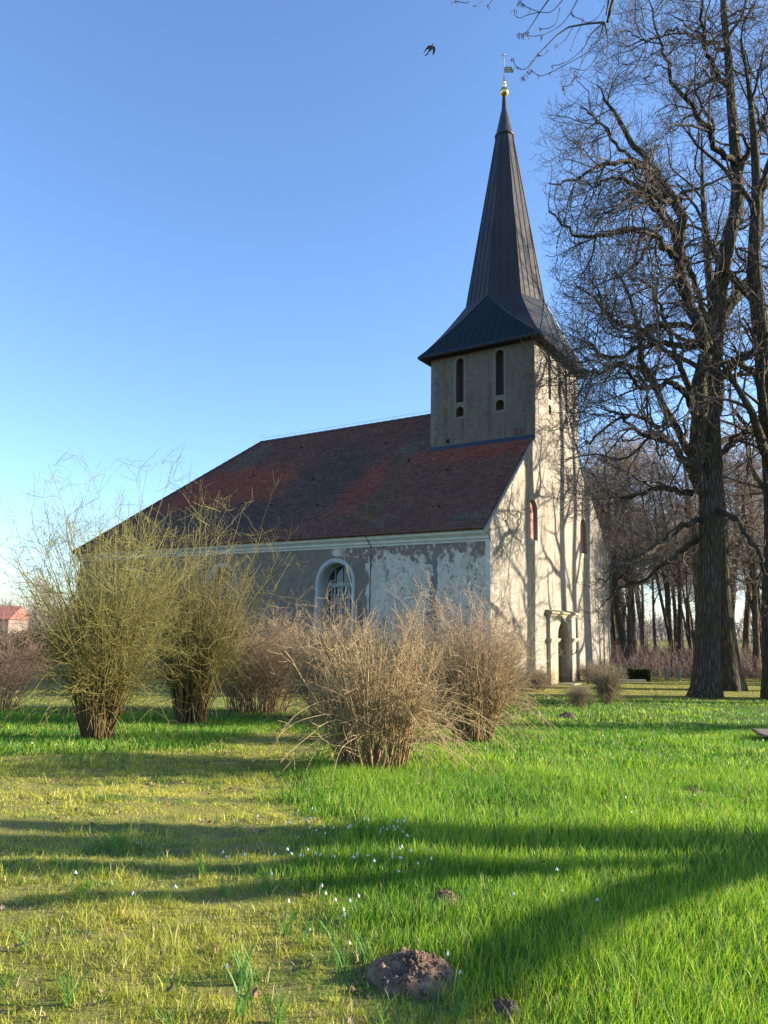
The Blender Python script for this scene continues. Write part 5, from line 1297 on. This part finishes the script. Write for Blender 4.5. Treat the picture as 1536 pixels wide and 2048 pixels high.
for i in range(230):
    y = math.sqrt(rg.uniform(3.1 ** 2, 9.5 ** 2)); x = rg.uniform(-.56, .5 if rg.random() < .35 else .0) * y
    k = rg.randrange(3); o = lp_[k]
    if k in first: o = o.copy(); C.objects.link(o)
    first.add(k); hz_ = .01 + .03 * float(lush(x, y)); o.location = (x, y, gz(x, y) + hz_); o.rotation_euler = (rg.gauss(0, .5), rg.gauss(0, .5), rg.uniform(0, 6.28)); o.scale = (rg.uniform(.6, 1.1),) * 3
    tag(o, 'curled brown dead leaf lying in the turf', 'leaf', 'dead leaves on the lawn')

# ================================================================ the bird in flight
def bird():
    root = empty('bird', (1.62, 26.0, 21.4), 0, 'dark bird with lowered wings flying in the blue sky left of the spire', 'bird')
    d = fw + rv * (861 - 768) / FPX + uv * (1024 - 98) / FPX; p = d * (27 / d[1]); root.location = (p[0], p[1], p[2] + EYE); root.scale = (1.25,) * 3; root.rotation_euler = (R(38), 0, 0)
    mat = simple('dark_plumage', (.030, .022, .022), (.06, .04, .032), 9, .7, 0)
    # body axis: head up right, tail down left, belly to the viewer
    ax = np.array([.55, .25, .80]); ax /= np.linalg.norm(ax)
    st = [(-.20, .012), (-.17, .030), (-.12, .018), (-.07, .030), (-.02, .048), (.04, .055), (.09, .046), (.125, .028), (.15, .027), (.175, .022), (.19, .008), (.215, .002)]
    P = np.array([ax * s for s, r in st]); V, F = tubes(P[None], np.array([[r for s, r in st]]), 12)
    # flatten the tail
    b = mesh_np('body', V, F, mat, root, True)
    sx = np.array([-.80, .2, .55]); sx /= np.linalg.norm(sx)
    up_ = np.array([0, 0, 1.0])
    def wing(pts_lead, pts_trail, name):
        m_ = MB(); n = len(pts_lead); vs = []
        for a, b_ in zip(pts_lead, pts_trail): vs += [a, ((a[0] + b_[0]) / 2, (a[1] + b_[1]) / 2 + .012, (a[2] + b_[2]) / 2), b_]
        vs2 = [(v[0], v[1] + .008, v[2]) for v in vs]; m_.add(vs + vs2, [(3 * i + j, 3 * i + j + 1, 3 * i + j + 4, 3 * i + j + 3) for i in range(n - 1) for j in (0, 1)] + [(3 * n + 3 * i + j, 3 * n + 3 * i + j + 3, 3 * n + 3 * i + j + 4, 3 * n + 3 * i + j + 1) for i in range(n - 1) for j in (0, 1)])
        m_.build(name, mat, root)
    # left wing raised at the wrist then sweeping down, right wing hanging down
    wing([(.03, 0, .09), (-.06, .03, .105), (-.13, .05, .04), (-.19, .06, -.05), (-.225, .07, -.12)], [(-.03, 0, .0), (-.07, .03, .0), (-.12, .05, -.02), (-.17, .06, -.07), (-.215, .07, -.125)], 'wing')
    wing([(.06, 0, .08), (.125, -.02, .08), (.155, -.03, .02), (.15, -.03, -.08), (.10, -.03, -.17)], [(.05, 0, .02), (.075, -.02, -.0), (.075, -.03, -.06), (.075, -.03, -.12), (.075, -.03, -.17)], 'wing')
    MB().add([(-.115, -.05, -.15), (-.145, -.05, -.20), (-.185, -.05, -.19), (-.085, -.03, -.10), (-.115, -.038, -.158), (-.145, -.038, -.208), (-.185, -.038, -.198), (-.085, -.018, -.108)], [(0, 1, 2, 3), (7, 6, 5, 4)]).build('tail', mat, root)
bird()
print('objects', len(bpy.data.objects))
